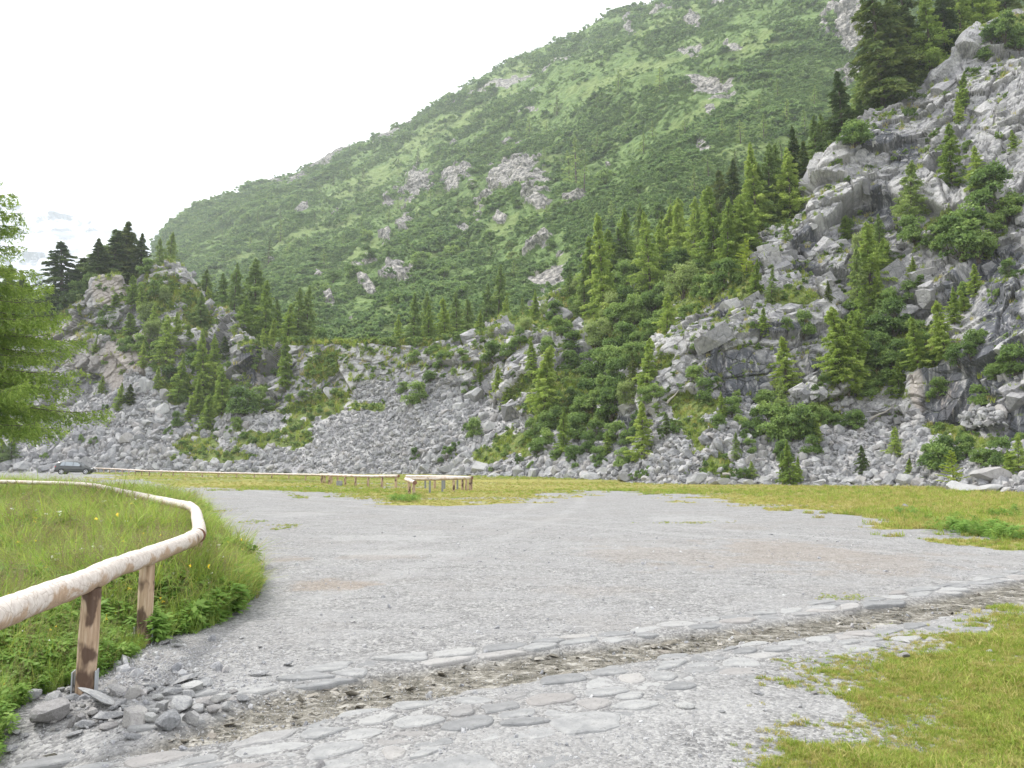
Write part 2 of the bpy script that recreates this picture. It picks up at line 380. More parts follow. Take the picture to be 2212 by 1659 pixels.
quads = np.stack([idx[:-1, :-1], idx[1:, :-1], idx[1:, 1:], idx[:-1, 1:]], -1).reshape(-1, 4)
me = mesh_np('hillside', Sd.reshape(-1, 3), quads, [M['rock']], False, {'veg': veg, 'dark': dark, 'tan': tan, 'crack_shade': crack_shade, 'blk': blk})
hillside = tag(link('hillside', me), kind='structure')
QUAD_V = Sd.reshape(-1, 3); 
bvhA = BVHTree.FromPolygons(QUAD_V.tolist(), quads.tolist())

# ================================================================== TERRAIN: mountain
MC = [  # u, knots (v,Y): foot, lower, middle, upper, skyline
 (-700, (960, 500), (950, 560), (940, 600), (930, 640), (920, 680)),
 (200,  (880, 420), (860, 480), (840, 530), (820, 580), (800, 620)),
 (330,  (700, 380), (660, 450), (610, 510), (560, 560), (535, 625)),
 (372,  (650, 360), (600, 430), (555, 490), (520, 550), (484, 620)),
 (450,  (660, 300), (590, 380), (530, 460), (480, 540), (440, 630)),
 (550,  (690, 240), (600, 320), (520, 420), (450, 520), (392, 640)),
 (650,  (730, 200), (620, 280), (520, 390), (430, 510), (362, 650)),
 (720,  (745, 175), (640, 250), (530, 360), (420, 500), (325, 650)),
 (800,  (745, 165), (640, 230), (520, 330), (400, 480), (300, 650)),
 (900,  (745, 155), (640, 215), (510, 300), (380, 450), (252, 640)),
 (1000, (745, 145), (630, 195), (500, 270), (350, 410), (185, 620)),
 (1090, (745, 135), (630, 180), (480, 250), (320, 380), (130, 600)),
 (1200, (740, 130), (620, 170), (460, 230), (280, 350), (80, 580)),
 (1300, (740, 130), (600, 160), (430, 215), (240, 320), (35, 560)),
 (1400, (740, 130), (570, 155), (400, 205), (200, 300), (0, 540)),
 (1600, (740, 135), (560, 160), (350, 200), (130, 290), (-100, 520)),
 (1900, (740, 135), (560, 160), (300, 195), (40, 280), (-260, 500)),
 (2300, (740, 135), (560, 160), (260, 190), (-60, 270), (-420, 480)),
 (3000, (740, 135), (560, 160), (240, 190), (-100, 260), (-450, 470)),
]
MU = np.array([c[0] for c in MC], float); MV = np.array([[k[0] for k in c[1:]] for c in MC], float); MY = np.array([[k[1] for k in c[1:]] for c in MC], float)
um = np.concatenate([np.linspace(-700, 300, 60, endpoint=False), np.linspace(300, 2300, 640, endpoint=False), np.linspace(2300, 3000, 50)])
nm = len(um)
KV2 = gauss1(np.stack([np.interp(um, MU, MV[:, i]) for i in range(5)], -1), 2.5); KY2 = gauss1(np.stack([np.interp(um, MU, MY[:, i]) for i in range(5)], -1), 8)
KP2 = P(um[:, None], KV2, KY2)
azm = np.stack([(um - CX) / F, np.ones(nm), np.zeros(nm)], -1)
f0 = KP2[:, 0] - azm * 30; f0[:, 2] = KP2[:, 0, 2] - 25
bk = KP2[:, 4] + azm * 120; bk[:, 2] -= 25
bk2 = KP2[:, 4] + azm * 500; bk2[:, 2] -= 260
K2 = np.concatenate([f0[:, None], KP2, bk[:, None], bk2[:, None]], 1)
seg2 = [6, 95, 120, 140, 150, 10, 6]
rows = []; tp = []
for i, n in enumerate(seg2):
    for j in range(n): rows.append(K2[:, i] * (1 - j / n) + K2[:, i + 1] * (j / n)); tp.append(i + j / n)
rows.append(K2[:, -1]); tp.append(7.0)
S2 = smooth_rows(np.stack(rows, 1), 5); NR2 = S2.shape[1]
N2 = normals(S2); N2 *= np.sign(N2[..., 2:3] + 1e-9)
T2 = np.repeat(np.array(tp)[None], nm, 0)
U2 = np.repeat(um[:, None], NR2, 1); _, V2 = proj(S2)
q1 = fbm(S2, 60, 4, 51); q2 = fbm(S2, 14, 4, 61)
# ribs and gullies that fall towards the lower left
rib = fbm(np.stack([S2[..., 0] * .9 + S2[..., 2] * .55, S2[..., 1] * .3, S2[..., 2] * .18], -1), 26, 4, 71)
MROCK = [(1125, 370, 42, 52), (1085, 385, 28, 30), (1110, 345, 26, 26), (975, 380, 26, 26), (1010, 375, 14, 20), (900, 395, 34, 28, 20), (872, 475, 13, 34), (1002, 492, 10, 10), (1031, 465, 8, 14), (1165, 522, 28, 13, 20), (855, 600, 30, 34), (880, 625, 18, 14),
 (800, 583, 26, 8), (1245, 430, 28, 14), (1165, 435, 22, 12, 15), (1050, 430, 20, 12, 20), (840, 515, 16, 14), (660, 470, 14, 10, 20), (735, 465, 14, 10), (835, 430, 10, 16), (1080, 470, 12, 8),
 (1840, 40, 42, 60), (1865, 125, 60, 30, 15), (1900, 160, 50, 16, 20), (1360, 60, 14, 22), (1430, 30, 22, 10, 30), (1500, 55, 16, 14), (1575, 100, 22, 12), (1560, 20, 18, 8), (1780, 60, 14, 14),
 (640, 380, 26, 7, 18), (700, 345, 30, 8, 20), (590, 385, 20, 8, 15), (740, 325, 26, 6, 15), (630, 400, 24, 6, 15), (840, 295, 34, 6, 26), (880, 270, 20, 4, 28), (720, 670, 12, 12), (800, 640, 16, 8), (1210, 545, 12, 8), (690, 600, 8, 8), (590, 575, 8, 12), (1265, 570, 8, 5), (760, 690, 8, 8), (980, 310, 10, 5), (1035, 305, 8, 4), (1300, 330, 8, 4), (1160, 330, 10, 4)]
MSCREE = [(1525, 180, 56, 22), (1520, 322, 20, 36, -15), (1185, 605, 70, 28, 15), (1080, 185, 90, 10, 22), (1200, 125, 50, 9, 22), (1480, 98, 28, 7, 10), (1150, 245, 36, 4, 12), (1210, 75, 40, 6, 24), (1400, 20, 30, 8, 25), (1120, 205, 40, 6, 20), (1535, 235, 14, 12)]
MDRY = [(1000, 260, 160, 18, 28), (1180, 330, 120, 14, 22), (1350, 160, 160, 18, 24), (820, 380, 110, 12, 26), (1450, 420, 100, 14, 16), (1100, 480, 70, 14, 24), (640, 520, 90, 14, 26), (1650, 90, 80, 14, 16), (1430, 60, 110, 14, 25), (1100, 160, 110, 12, 24), (760, 560, 90, 12, 30), (830, 700, 60, 20, 20), (900, 430, 60, 14, 20), (1000, 440, 80, 18, 20), (750, 480, 60, 10, 25), (960, 540, 60, 20, 15), (500, 560, 60, 8, 20), (1300, 100, 80, 14, 22), (1560, 230, 90, 14, 10), (1640, 330, 80, 14, 14), (860, 720, 120, 12, 8), (1240, 560, 60, 14, 15), (1350, 250, 60, 8, 20)]
q3_ = q2 + fbm(S2, 5, 3, 66)
rk2 = blobs(MROCK, U2, V2, q3_, .9); sc2 = blobs(MSCREE, U2, V2, q3_, .9); dry2 = blobs(MDRY, U2, V2, q3_, 1.3)
m1, f1_ = blocks(S2 @ rot.T, (26, 30, 14), 501, 1.0); m2, f2_ = blocks(S2 @ rot.T, (9, 10, 6), 601, 1.0); m3, f3_ = blocks(S2 @ rot.T, (3.5, 3.5, 2.4), 701, .9)
vis = sst(T2, .9, 1.1)
bumps = np.abs(fbm(S2, 7, 3, 81))
d2 = vis * (5 * q1 + 7 * rib + 2.0 * q2 + (1 - rk2) * 2.0 * bumps) + rk2 * (2.0 + 2.0 * m1 + 1.6 * m2 + .8 * m3) + sc2 * (.6 * m3)
sky_f = 1 - .6 * sst(T2, 4.6, 5.0)
S2d = S2 + N2 * (d2 * sky_f)[..., None]
v2 = np.clip(1 - 1.1 * np.maximum(rk2, sc2), 0, 1)
def mat_mountain():
    t = NT('mountain'); p = t.pos()
    n = t.noise(p, .5, 6, .7); nb = t.noise(p, .12, 5, .65); b = t.voro(p, .35, 'F1')
    g = t.ramp(t.math('ADD', t.math('MULTIPLY', n, .6), t.math('MULTIPLY', nb, .4)), [(.36, (.085, .14, .05)), (.5, (.13, .195, .065)), (.62, (.185, .25, .085))])
    g = t.mix(t.math('MULTIPLY', t.attr('dry'), .45), g, (.225, .27, .10))
    r = t.ramp(t.noise(p, .8, 6, .7), [(.36, (.07, .07, .068)), (.5, (.25, .238, .22)), (.62, (.50, .465, .42))])
    st = t.noise(t.mp(p, (.5, .5, .12)), 1.0, 4, .6); r = t.mix(t.math('MULTIPLY', t.step(st, .5, .64), .5), r, (.15, .15, .15))
    k = t.step(t.math('ADD', t.attr('veg'), t.math('MULTIPLY', t.math('SUBTRACT', t.noise(p, .6, 6, .75), .5), 1.6)), .38, .56)
    return t.surf(t.mix(k, r, g), .95, t.bump(t.math('ADD', n, b), 1.2, .8), spec=.1)
M['mountain'] = mat_mountain()
idx2 = np.arange(nm * NR2).reshape(nm, NR2)
quads2 = np.stack([idx2[:-1, :-1], idx2[1:, :-1], idx2[1:, 1:], idx2[:-1, 1:]], -1).reshape(-1, 4)
mountain = tag(link('mountain', mesh_np('mountain', S2d.reshape(-1, 3), quads2, [M['mountain']], False, {'veg': v2, 'dry': dry2})), kind='structure')
bvhB = BVHTree.FromPolygons(S2d.reshape(-1, 3).tolist(), quads2.tolist())

# ---- far snowy massif behind the knoll
us = np.linspace(-900, 900, 260); sky = np.interp(us, [-900, -300, 0, 90, 170, 260, 330, 450, 600, 900], [360, 400, 438, 448, 470, 492, 500, 540, 600, 680])
nr3 = 120; vt = np.linspace(0, 1, nr3)
V3 = 760 * (1 - vt)[None] + sky[:, None] * vt[None]; Y3 = 1050 + 450 * vt[None] ** 1.0 + 0 * V3
S3 = P(us[:, None], V3, Y3)
d3 = 45 * fbm(S3, 210, 5, 91); bb, _ = blocks(S3, (80, 100, 45), 911, 1.0); d3 = (d3 + 13 * bb) * (1 - .5 * vt[None] ** 6)
S3 = S3 + np.array([.0, -.75, .65]) * d3[..., None]
bk3 = S3[:, -1:] + np.array([0, 400, -300.]); S3 = np.concatenate([S3, bk3], 1)
id3 = np.arange(S3.shape[0] * S3.shape[1]).reshape(S3.shape[:2])
q3 = np.stack([id3[:-1, :-1], id3[1:, :-1], id3[1:, 1:], id3[:-1, 1:]], -1).reshape(-1, 4)
t = NT('snow_and_rock'); p = t.pos()
k = t.step(t.math('ADD', t.noise(p, .017, 7, .68), t.math('MULTIPLY', t.n('NewGeometry').outputs['Normal'], 0.0)),   .47, .56)
t.surf(t.mix(k, (.78, .79, .82), (.30, .32, .35)), .8, t.bump(t.noise(p, .01, 6, .7), 20, .6))
tag(link('snowy_mountain', mesh_np('snowy_mountain', S3.reshape(-1, 3), q3, [t.m], False)), kind='structure')


# ================================================================== GROUND
rr = np.exp(np.linspace(math.log(1.5), math.log(126), 760)); aa = np.radians(np.linspace(-62, 62, 1100))
aa = np.concatenate([np.radians(np.linspace(-70, -36, 60, endpoint=False)), np.radians(np.linspace(-36, 36, 1000, endpoint=False)), np.radians(np.linspace(36, 70, 60))])
GX = rr[None] * np.sin(aa)[:, None]; GY = rr[None] * np.cos(aa)[:, None]; GP = np.stack([GX, GY, 0 * GX], -1)
def inpoly(U, V, poly):
    poly = np.array(poly, float); c = np.zeros(U.shape, bool); x0, y0 = poly[-1]
    for x1, y1 in poly:
        if y0 != y1:
            m = ((y0 > V) != (y1 > V)) & (U < (x1 - x0) * (V - y0) / (y1 - y0) + x0); c ^= m
        x0, y0 = x1, y1
    return c
def wpoly(pts): return G([p[0] for p in pts], [p[1] for p in pts])[:, :2]
# edges traced on the ground, kept as world polygons
FARG = wpoly([(-900, 1001), (60, 1004), (3300, 1004), (3300, 1190), (2212, 1188), (2130, 1180), (2060, 1168), (1990, 1152), (1900, 1146), (1800, 1135), (1720, 1118), (1640, 1102), (1560, 1092), (1480, 1080), (1400, 1068), (1330, 1062), (1255, 1063), (1235, 1070), (1180, 1082), (1090, 1091), (1000, 1096), (900, 1096), (800, 1090), (730, 1080), (690, 1068), (640, 1064), (480, 1061), (340, 1052), (240, 1036), (190, 1030), (120, 1029), (-900, 1030)])
ROADL = wpoly([(-900, 1020), (160, 1021), (215, 1026), (330, 1028), (200, 1033), (-900, 1036)])
MEAD = wpoly([(-1500, 1049), (-100, 1049), (60, 1051), (190, 1058), (300, 1069), (400, 1086), (440, 1105), (438, 1140), (458, 1165), (505, 1205), (532, 1252), (540, 1295), (515, 1328), (455, 1355), (395, 1370), (330, 1388), (310, 1410), (240, 1440), (205, 1470), (120, 1500), (60, 1525), (30, 1560), (-60, 1620), (-300, 1800), (-1200, 2400), (-2500, 2400)])
NEARG = wpoly([(2900, 1240), (2212, 1306), (2120, 1316), (2010, 1345), (1960, 1385), (1880, 1402), (1760, 1420), (1660, 1448), (1600, 1478), (1640, 1505), (1720, 1520), (1790, 1545), (1800, 1572), (1740, 1592), (1660, 1612), (1610, 1660), (1540, 1900), (1500, 2600), (6000, 2600)])
BEDT = G(*np.array([(3300, 1175), (2500, 1215), (2212, 1248), (2000, 1290), (1750, 1330), (1500, 1362), (1300, 1388), (1150, 1407), (1000, 1424), (850, 1447), (700, 1470), (560, 1494), (420, 1560), (250, 1610), (60, 1620)]).T)[:, :2]
BEDB = G(*np.array([(3300, 1200), (2500, 1258), (2212, 1300), (2000, 1340), (1800, 1366), (1600, 1396), (1430, 1420), (1300, 1443), (1120, 1476), (900, 1516), (720, 1548), (560, 1590), (400, 1612), (250, 1622), (60, 1655)]).T)[:, :2]
BED = np.concatenate([BEDT, BEDB[::-1]])
def segdist(X, Y, pl):
    d = np.full(X.shape, 1e9)
    for (x0, y0), (x1, y1) in zip(pl[:-1], pl[1:]):
        L2 = (x1 - x0) ** 2 + (y1 - y0) ** 2; t = np.clip(((X - x0) * (x1 - x0) + (Y - y0) * (y1 - y0)) / L2, 0, 1)
        d = np.minimum(d, np.hypot(X - x0 - t * (x1 - x0), Y - y0 - t * (y1 - y0)))
    return d
def masks(X, Y):
    Pp = np.stack([X, Y, 0 * X], -1); sc = np.clip(np.hypot(X, Y) / 12, .6, 4)
    n = fbm(Pp, 1.3, 4, 301); m = fbm(Pp + 50, 1.3, 4, 302); fine = fbm(Pp, .28, 3, 303)
    amp = np.where(np.hypot(X, Y) < 16, .45, 1.0); Xw = X + (n * .55 + fine * .35) * sc * amp; Yw = Y + (m * .55 + fine * .3) * sc * amp
    far = inpoly(Xw + n * 1.5, Yw, FARG) & ~inpoly(X + n, Y + m, ROADL)
    mead = inpoly(X + .25 * n + .06 * fine, Y + .25 * m, MEAD)
    near = inpoly(Xw, Yw, NEARG)
    bare = fbm(Pp, .45, 4, 310); inn = np.clip(segdist(X, Y, NEARG) / 2.4, 0, 1) * inpoly(X, Y, NEARG); dens = sst(bare + 1.15 * inn - .24, -.10, .22)
    farbare = sst(fbm(Pp * np.array([.25, 1, 1]), 2.2, 4, 311), .15, .35)
    ff_ = far * np.clip(segdist(X, Y, FARG[7:]) / 3.5, 0, 1); far = far * sst(fbm(Pp * np.array([.5, 1, 1]), .8, 4, 312) + 1.1 * ff_ - .25, -.08, .18)
    sdn = segdist(X, Y, np.concatenate([NEARG, NEARG[:1]])) * np.where(inpoly(X, Y, NEARG), 1, -1)
    near = sdn + .55 * fbm(Pp, .9, 3, 340) + .42 * fbm(Pp, .30, 3, 341) + .22 * fbm(Pp, .12, 2, 342)
    near = np.where((sdn > -1.8) & (Y < 20), np.clip((near + .15) / 1.9, 0, 1), 0); dens = 1
    return far, mead, near * dens, farbare, n, fine
far, mead, near, farbare, n_, fine_ = masks(GX, GY)
dt = segdist(GX, GY, BEDT); db = segdist(GX, GY, BEDB); bed = inpoly(GX, GY, BED)
wdt = np.where(bed, np.minimum(dt, db), -np.minimum(dt, db))
chan = sst(wdt, -.05, .16)
sidewalk = 1
gz = .010 * fbm(GP, .5, 4, 320) + .05 * fbm(GP, 9, 2, 322) * sst(GY, 12, 30) + .004 * fbm(GP, .05, 2, 321) * (1 - sst(GY, 12, 16))
gz -= .055 * chan; gz += chan * .016 * fbm(GP * np.array([.45, 1, 1]), .10, 3, 323)
gz += np.where(mead, .05 * fbm(GP, .8, 3, 324), 0)
mslope = sst(segdist(GX, GY, np.concatenate([MEAD[:-1]])), .2, 5) * mead
gz -= .35 * mslope * (1 - sst(GY, 8, 16))
pit = np.exp(-(((GX + 3.2) / .75) ** 2 + ((GY - 4.55) / .42) ** 2)); gz -= .22 * pit
# heaps along the scree foot
gz += np.where(GY > 60, .15 * far, 0)
SPOT = lambda u, v, ru, rv: (*G(u, v)[:2], ru * G(u, v)[1] / F, G(u, v - rv)[1] - G(u, v)[1])
def spots(lst, X, Y, nz):
    o = np.zeros_like(X)
    for a in lst:
        x, y, rx, ry = SPOT(*a[:4]); d = np.hypot((X - x) / rx, (Y - y) / ry) + nz * .8
        o = np.maximum(o, (a[4] if len(a) > 4 else 1) * (1 - sst(d, .5, 1.2)))
    return o
brown = spots([(720, 1262, 75, 14, 1), (620, 1208, 60, 7, .8), (1700, 1190, 170, 26, .65), (1450, 1200, 160, 20, .45), (1900, 1215, 200, 24, .5), (1280, 1280, 120, 14, .25), (1600, 1140, 90, 8, .25), (820, 1205, 90, 5, .4)], GX, GY, n_ + fine_)
trk = 0
for (x0_, y0_, x1_, y1_, bow) in ((-9, 70, 12, 13, 3.5), (-7.4, 70, 13.6, 13.6, 3.5), (-26, 60, 9, 11.5, -2.5), (-25, 62, 10.2, 12.6, -2.5), (2, 46, -4, 9, 1.5), (3.6, 46, -2.4, 9, 1.5)):
    tt_ = np.linspace(0, 1, 24); pl_ = np.stack([x0_ + (x1_ - x0_) * tt_ + bow * np.sin(PI * tt_), y0_ + (y1_ - y0_) * tt_], -1)
    trk = np.maximum(trk, (1 - sst(segdist(GX, GY, pl_), .08, .32)) * sst(n_ + .35, -.2, .4))
pale = .45 * trk + spots([(870, 1195, 100, 6, .8), (820, 1162, 120, 7, .6), (640, 1110, 60, 5, .6), (900, 1150, 50, 4, .6), (1480, 1120, 80, 8, .5), (430, 1130, 80, 30, .3), (1100, 1620, 500, 60, .35), (1500, 1520, 200, 60, .4), (1380, 1180, 200, 10, .35)], GX, GY, n_ + fine_)
weeds = spots([(600, 1140, 35, 6), (545, 1128, 20, 4), (595, 1252, 18, 4), (480, 1102, 25, 4), (1840, 1290, 45, 5), (1980, 1278, 30, 5), (2010, 1272, 16, 5), (400, 1430, 12, 7), (1800, 1298, 25, 4), (520, 1128, 30, 3), (1480, 1130, 90, 4, .7), (450, 1104, 30, 4), (560, 1640, 20, 12, .5), (1960, 1398, 40, 6, .6), (2100, 1350, 30, 5, .5), (1600, 1465, 40, 8, .5), (40, 1655, 60, 12)], GX, GY, n_ + fine_)
turf = np.maximum(np.maximum(far * (1 - .55 * farbare), mead * 1.0), np.maximum(near * .82, weeds * .36))
turf = np.maximum(turf, sst(GY, 100, 110) * (GX > -30))
dryf = np.clip(.5 + .9 * fbm(GP * np.array([.3, 1, 1]), 6, 3, 330) + spots([(450, 1050, 200, 10, .5), (1050, 1062, 260, 18, .7), (1500, 1075, 180, 10, .6), (1700, 1095, 160, 10, .6), (1960, 1385, 160, 16, .9), (2100, 1330, 90, 14, .8)], GX, GY, n_), 0, 1) * (1 - mead)
t = NT('ground'); p = t.pos()
v1 = t.n('TexVoronoi', ins={'Vector': p, 'Scale': 52.0}); v2_ = t.n('TexVoronoi', ins={'Vector': p, 'Scale': 23.0}); v3_ = t.n('TexVoronoi', ins={'Vector': p, 'Scale': 9.0})
def bw(sock): return t.n('SeparateColor', ins={'Color': sock}).outputs[0]
r1 = bw(v1.outputs['Color']); r2 = bw(v2_.outputs['Color']); r3 = bw(v3_.outputs['Color'])
gv = t.math('ADD', t.math('MULTIPLY', r1, .5), t.math('ADD', t.math('MULTIPLY', r2, .32), t.math('MULTIPLY', r3, .18)))
big = t.noise(p, .35, 5, .6); mid = t.noise(t.mp(p, (.5, 1, 1)), 1.6, 5, .65)
gc = t.ramp(gv, [(.2, (.135, .133, .131)), (.5, (.236, .231, .225)), (.82, (.37, .363, .35))])
gc = t.mix(t.math('MULTIPLY', t.step(mid, .42, .62), .5), gc, (.29, .286, .282)); gc = t.mix(t.math('MULTIPLY', t.step(big, .5, .62), .3), gc, (.235, .22, .205))
gc = t.mix(t.math('MULTIPLY', t.attr('pale'), .55), gc, (.37, .365, .355))
gc = t.mix(t.math('MULTIPLY', t.attr('brown'), .72), gc, t.mix(gv, (.175, .14, .11), (.325, .275, .225)))
wet = t.noise(t.mp(p, (3, 5, 3)), 2.2, 6, .75, .6)
bc = t.ramp(wet, [(.36, (.04, .036, .026)), (.46, (.095, .085, .065)), (.54, (.20, .185, .155)), (.64, (.40, .38, .34))])
gc = t.mix(t.attr('bed'), gc, bc)
tn = t.noise(p, 6.0, 6, .75); tf = t.step(t.math('ADD', t.attr('turf'), t.math('MULTIPLY', t.math('SUBTRACT', tn, .5), 1.1)), .42, .62)
tc = t.ramp(t.noise(p, 11, 5, .7), [(.3, (.08, .11, .025)), (.5, (.14, .17, .04)), (.7, (.23, .24, .07))])
tc = t.mix(t.math('MULTIPLY', t.attr('dry'), .75), tc, t.ramp(t.noise(p, 9, 5, .7), [(.3, (.20, .19, .04)), (.7, (.42, .36, .11))]))
tc = t.mix(t.attr('meadow'), tc, (.06, .085, .02))
gc = t.mix(tf, gc, tc)
hh = t.math('ADD', t.math('MULTIPLY', v1.outputs['Distance'], -.5), t.math('ADD', t.math('MULTIPLY', v2_.outputs['Distance'], -.8), t.math('MULTIPLY', tn, .5)))
rg = t.math('SUBTRACT', .95, t.math('MULTIPLY', t.math('MULTIPLY', t.attr('bed'), t.step(wet, .56, .40)), .72))
t.surf(gc, rg, t.bump(hh, .02, .9), spec=.3)
ig = np.arange(GX.size).reshape(GX.shape); qg = np.stack([ig[:-1, :-1], ig[:-1, 1:], ig[1:, 1:], ig[1:, :-1]], -1).reshape(-1, 4)
Gd = np.stack([GX, GY, gz], -1)
ground = tag(link('ground', mesh_np('ground', Gd.reshape(-1, 3), qg, [t.m], True, {'turf': turf, 'brown': brown, 'pale': pale, 'bed': chan, 'dry': dryf, 'meadow': mead.astype(float)})), kind='structure')
bvhG = BVHTree.FromPolygons(Gd.reshape(-1, 3)[:, :].tolist(), qg.tolist())
# the wide land under everything, out to the horizon
w_ = 2500; bt = NT('terrain'); bt.surf(bt.ramp(bt.noise(bt.pos(), .01, 5), [(.4, (.08, .12, .04)), (.6, (.16, .18, .08))]), .95)
tag(link('terrain', mesh_np('terrain', np.array([(-w_, -800, -1.1), (w_, -800, -1.1), (w_, 4100, -1.1), (-w_, 4100, -1.1)]), np.array([[0, 1, 2, 3]]), [bt.m])), kind='structure')
# the ground behind the camera
xs = np.linspace(-60, 60, 40); ys = np.linspace(-60, 2.2, 24); XX, YY = np.meshgrid(xs, ys, indexing='ij')
ib = np.arange(XX.size).reshape(XX.shape); ZB = np.where(np.hypot(XX, YY) > 3, -.03, -.2) - .6 * sst(YY, .2, 2.2) - .25 * sst(np.abs(XX), 1.5, 5) * 0
tag(link('ground_behind', mesh_np('ground_behind', np.stack([XX, YY, ZB], -1).reshape(-1, 3), np.stack([ib[:-1, :-1], ib[:-1, 1:], ib[1:, 1:], ib[1:, :-1]], -1).reshape(-1, 4)[:, ::-1], [t.m], True)), kind='structure')

def gh(x, y):
    h = bvhG.ray_cast(Vector((x, y, 5)), Vector((0, 0, -1)))
    return h[0].z if h[0] else -.02
def hitA(u, v, bv=None):
    d = Vector(ray(u, v)); o = Vector((0, 0, H))
    h = (bv or bvhA).ray_cast(o, d)
    if h[0] is None and bv is None:
        h = bvhG.ray_cast(o, d)
    return h

# ================================================================== PLANT MESHES
def quads_mesh(C, A, B, bend=None):
    """leaf-sized rhombi: centre C, half axes A and B"""
    n = len(C); V = np.stack([C - A, C + B * .9 - A * .1, C + A, C - B * .9 - A * .1], 1).reshape(-1, 3)
    return V, np.arange(n * 4).reshape(n, 4)
def unit(v): return v / (np.linalg.norm(v, axis=-1, keepdims=True) + 1e-9)
def tube(pts, rad, sides=6, cap=True):
    pts = np.asarray(pts, float); rad = np.asarray(rad, float); n = len(pts)
    T = unit(np.gradient(pts, axis=0)); ref = np.array([.13, .21, .97]) if abs(T[0][2]) < .9 else np.array([1., .1, 0])
    X = unit(np.cross(T, ref)); Y = np.cross(T, X); a = np.linspace(0, 2 * PI, sides, endpoint=False)
    V = (pts[:, None] + rad[:, None, None] * (np.cos(a)[None, :, None] * X[:, None] + np.sin(a)[None, :, None] * Y[:, None])).reshape(-1, 3)
    i = np.arange(n * sides).reshape(n, sides); Fq = np.stack([i[:-1], np.roll(i[:-1], -1, 1), np.roll(i[1:], -1, 1), i[1:]], -1).reshape(-1, 4)
    return V, Fq
def join(parts):
    Vs, Fs, o = [], [], 0
    for V, Fq in parts: Vs.append(V); Fs.append(Fq + o); o += len(V)
    return np.concatenate(Vs), np.concatenate(Fs)
def conifer(seed, kind, nb=84, per=70, es=.020):
    r = np.random.default_rng(seed); h0 = r.uniform(.02, .09); C, A, B, tint, wood = [], [], [], [], []
    lean = r.normal(0, .03, 2); pw = {'larch': .78, 'spruce': .85, 'fir': .8}[kind]; R = {'larch': .30, 'spruce': .27, 'fir': .34}[kind] * r.uniform(.78, 1.2); pw *= r.uniform(.85, 1.25)
    tz = np.linspace(0, .985, 9); tr = np.stack([lean[0] * tz ** 2, lean[1] * tz ** 2, tz], -1)
    wood.append(tube(tr, .017 * (1 - tz) + .0025, 7))
    side = r.normal(0, .10, 12)
    for i in range(nb):
        h = h0 + (1 - h0) * (i + r.uniform(0, 1)) / nb * .985; az_ = i * 2.399 + r.normal(0, .5)
        prof = min(1, (1 - h) ** pw * 1.04 + .015) * min(1, .55 + (h - h0) * 3.5)
        L = R * prof * r.uniform(.62, 1.18) * (1 + side[int(az_ / (2 * PI) * 12) % 12] + .18 * math.sin(h * 23 + seed))
        if r.random() < .05: L *= .4
        d = np.array([math.cos(az_), math.sin(az_), 0.]); up = {'larch': .10 + .35 * h, 'spruce': -.18 + .5 * h, 'fir': .30 + .3 * h}[kind]
        droop = {'larch': .25, 'spruce': .30, 'fir': .1}[kind]
        base = np.array([lean[0] * h * h, lean[1] * h * h, h])
        n = int(per * (.25 + .75 * L / R) * r.uniform(.8, 1.1)); s = r.uniform(.12, 1, n) ** .8
        px = base + d * (s * L)[:, None]; px[:, 2] += L * (up * s - droop * s * s)
        lat = np.cross(d, [0, 0, 1.]); off = r.uniform(-1, 1, n) * L * (.33 * (1 - .75 * s) + .05)
        px += lat * off[:, None]
        hang = np.abs(r.normal(0, 1, n)) * {'larch': .016, 'spruce': .012, 'fir': .006}[kind]; px[:, 2] -= hang
        dirn = unit(d * r.uniform(.3, 1, (n, 1)) + lat * (np.sign(off) * r.uniform(.2, 1.1, n))[:, None] + np.array([0, 0, 1.]) * r.normal(-.25 if kind != 'fir' else .3, .35, (n, 1)))
        e = es * r.uniform(.6, 1.3, n); bb_ = unit(np.cross(dirn, r.normal(0, 1, (n, 3)) + np.array([0, 0, .8])))
        C.append(px); A.append(dirn * e[:, None]); B.append(bb_ * (e * r.uniform(.22, .42, n))[:, None])
        tint.append(np.clip(r.normal(.42, .16) + .28 * (s - .5) + r.normal(0, .13, n), 0, 1))
        if i % 2 == 0:
            q = np.array([0, .5, .95]); wp = base + d * (q * L)[:, None]; wp[:, 2] += L * (up * q - droop * q * q)
            wood.append(tube(wp, .0035 * (1 - .8 * q) * (.5 + L / R), 3))
    n = 60; px = np.stack([r.normal(0, .004, n) + lean[0], r.normal(0, .004, n) + lean[1], r.uniform(.93, 1.0, n)], -1); dirn = unit(r.normal(0, 1, (n, 3)) * [1, 1, .6] + [0, 0, .7])
    C.append(px); A.append(dirn * .010); B.append(unit(np.cross(dirn, [.3, .2, 1])) * .004); tint.append(r.uniform(.4, .8, n))
    V, Fq = quads_mesh(np.concatenate(C), np.concatenate(A), np.concatenate(B)); tn = np.repeat(np.concatenate(tint), 4)
    return (V, Fq, tn), join(wood)
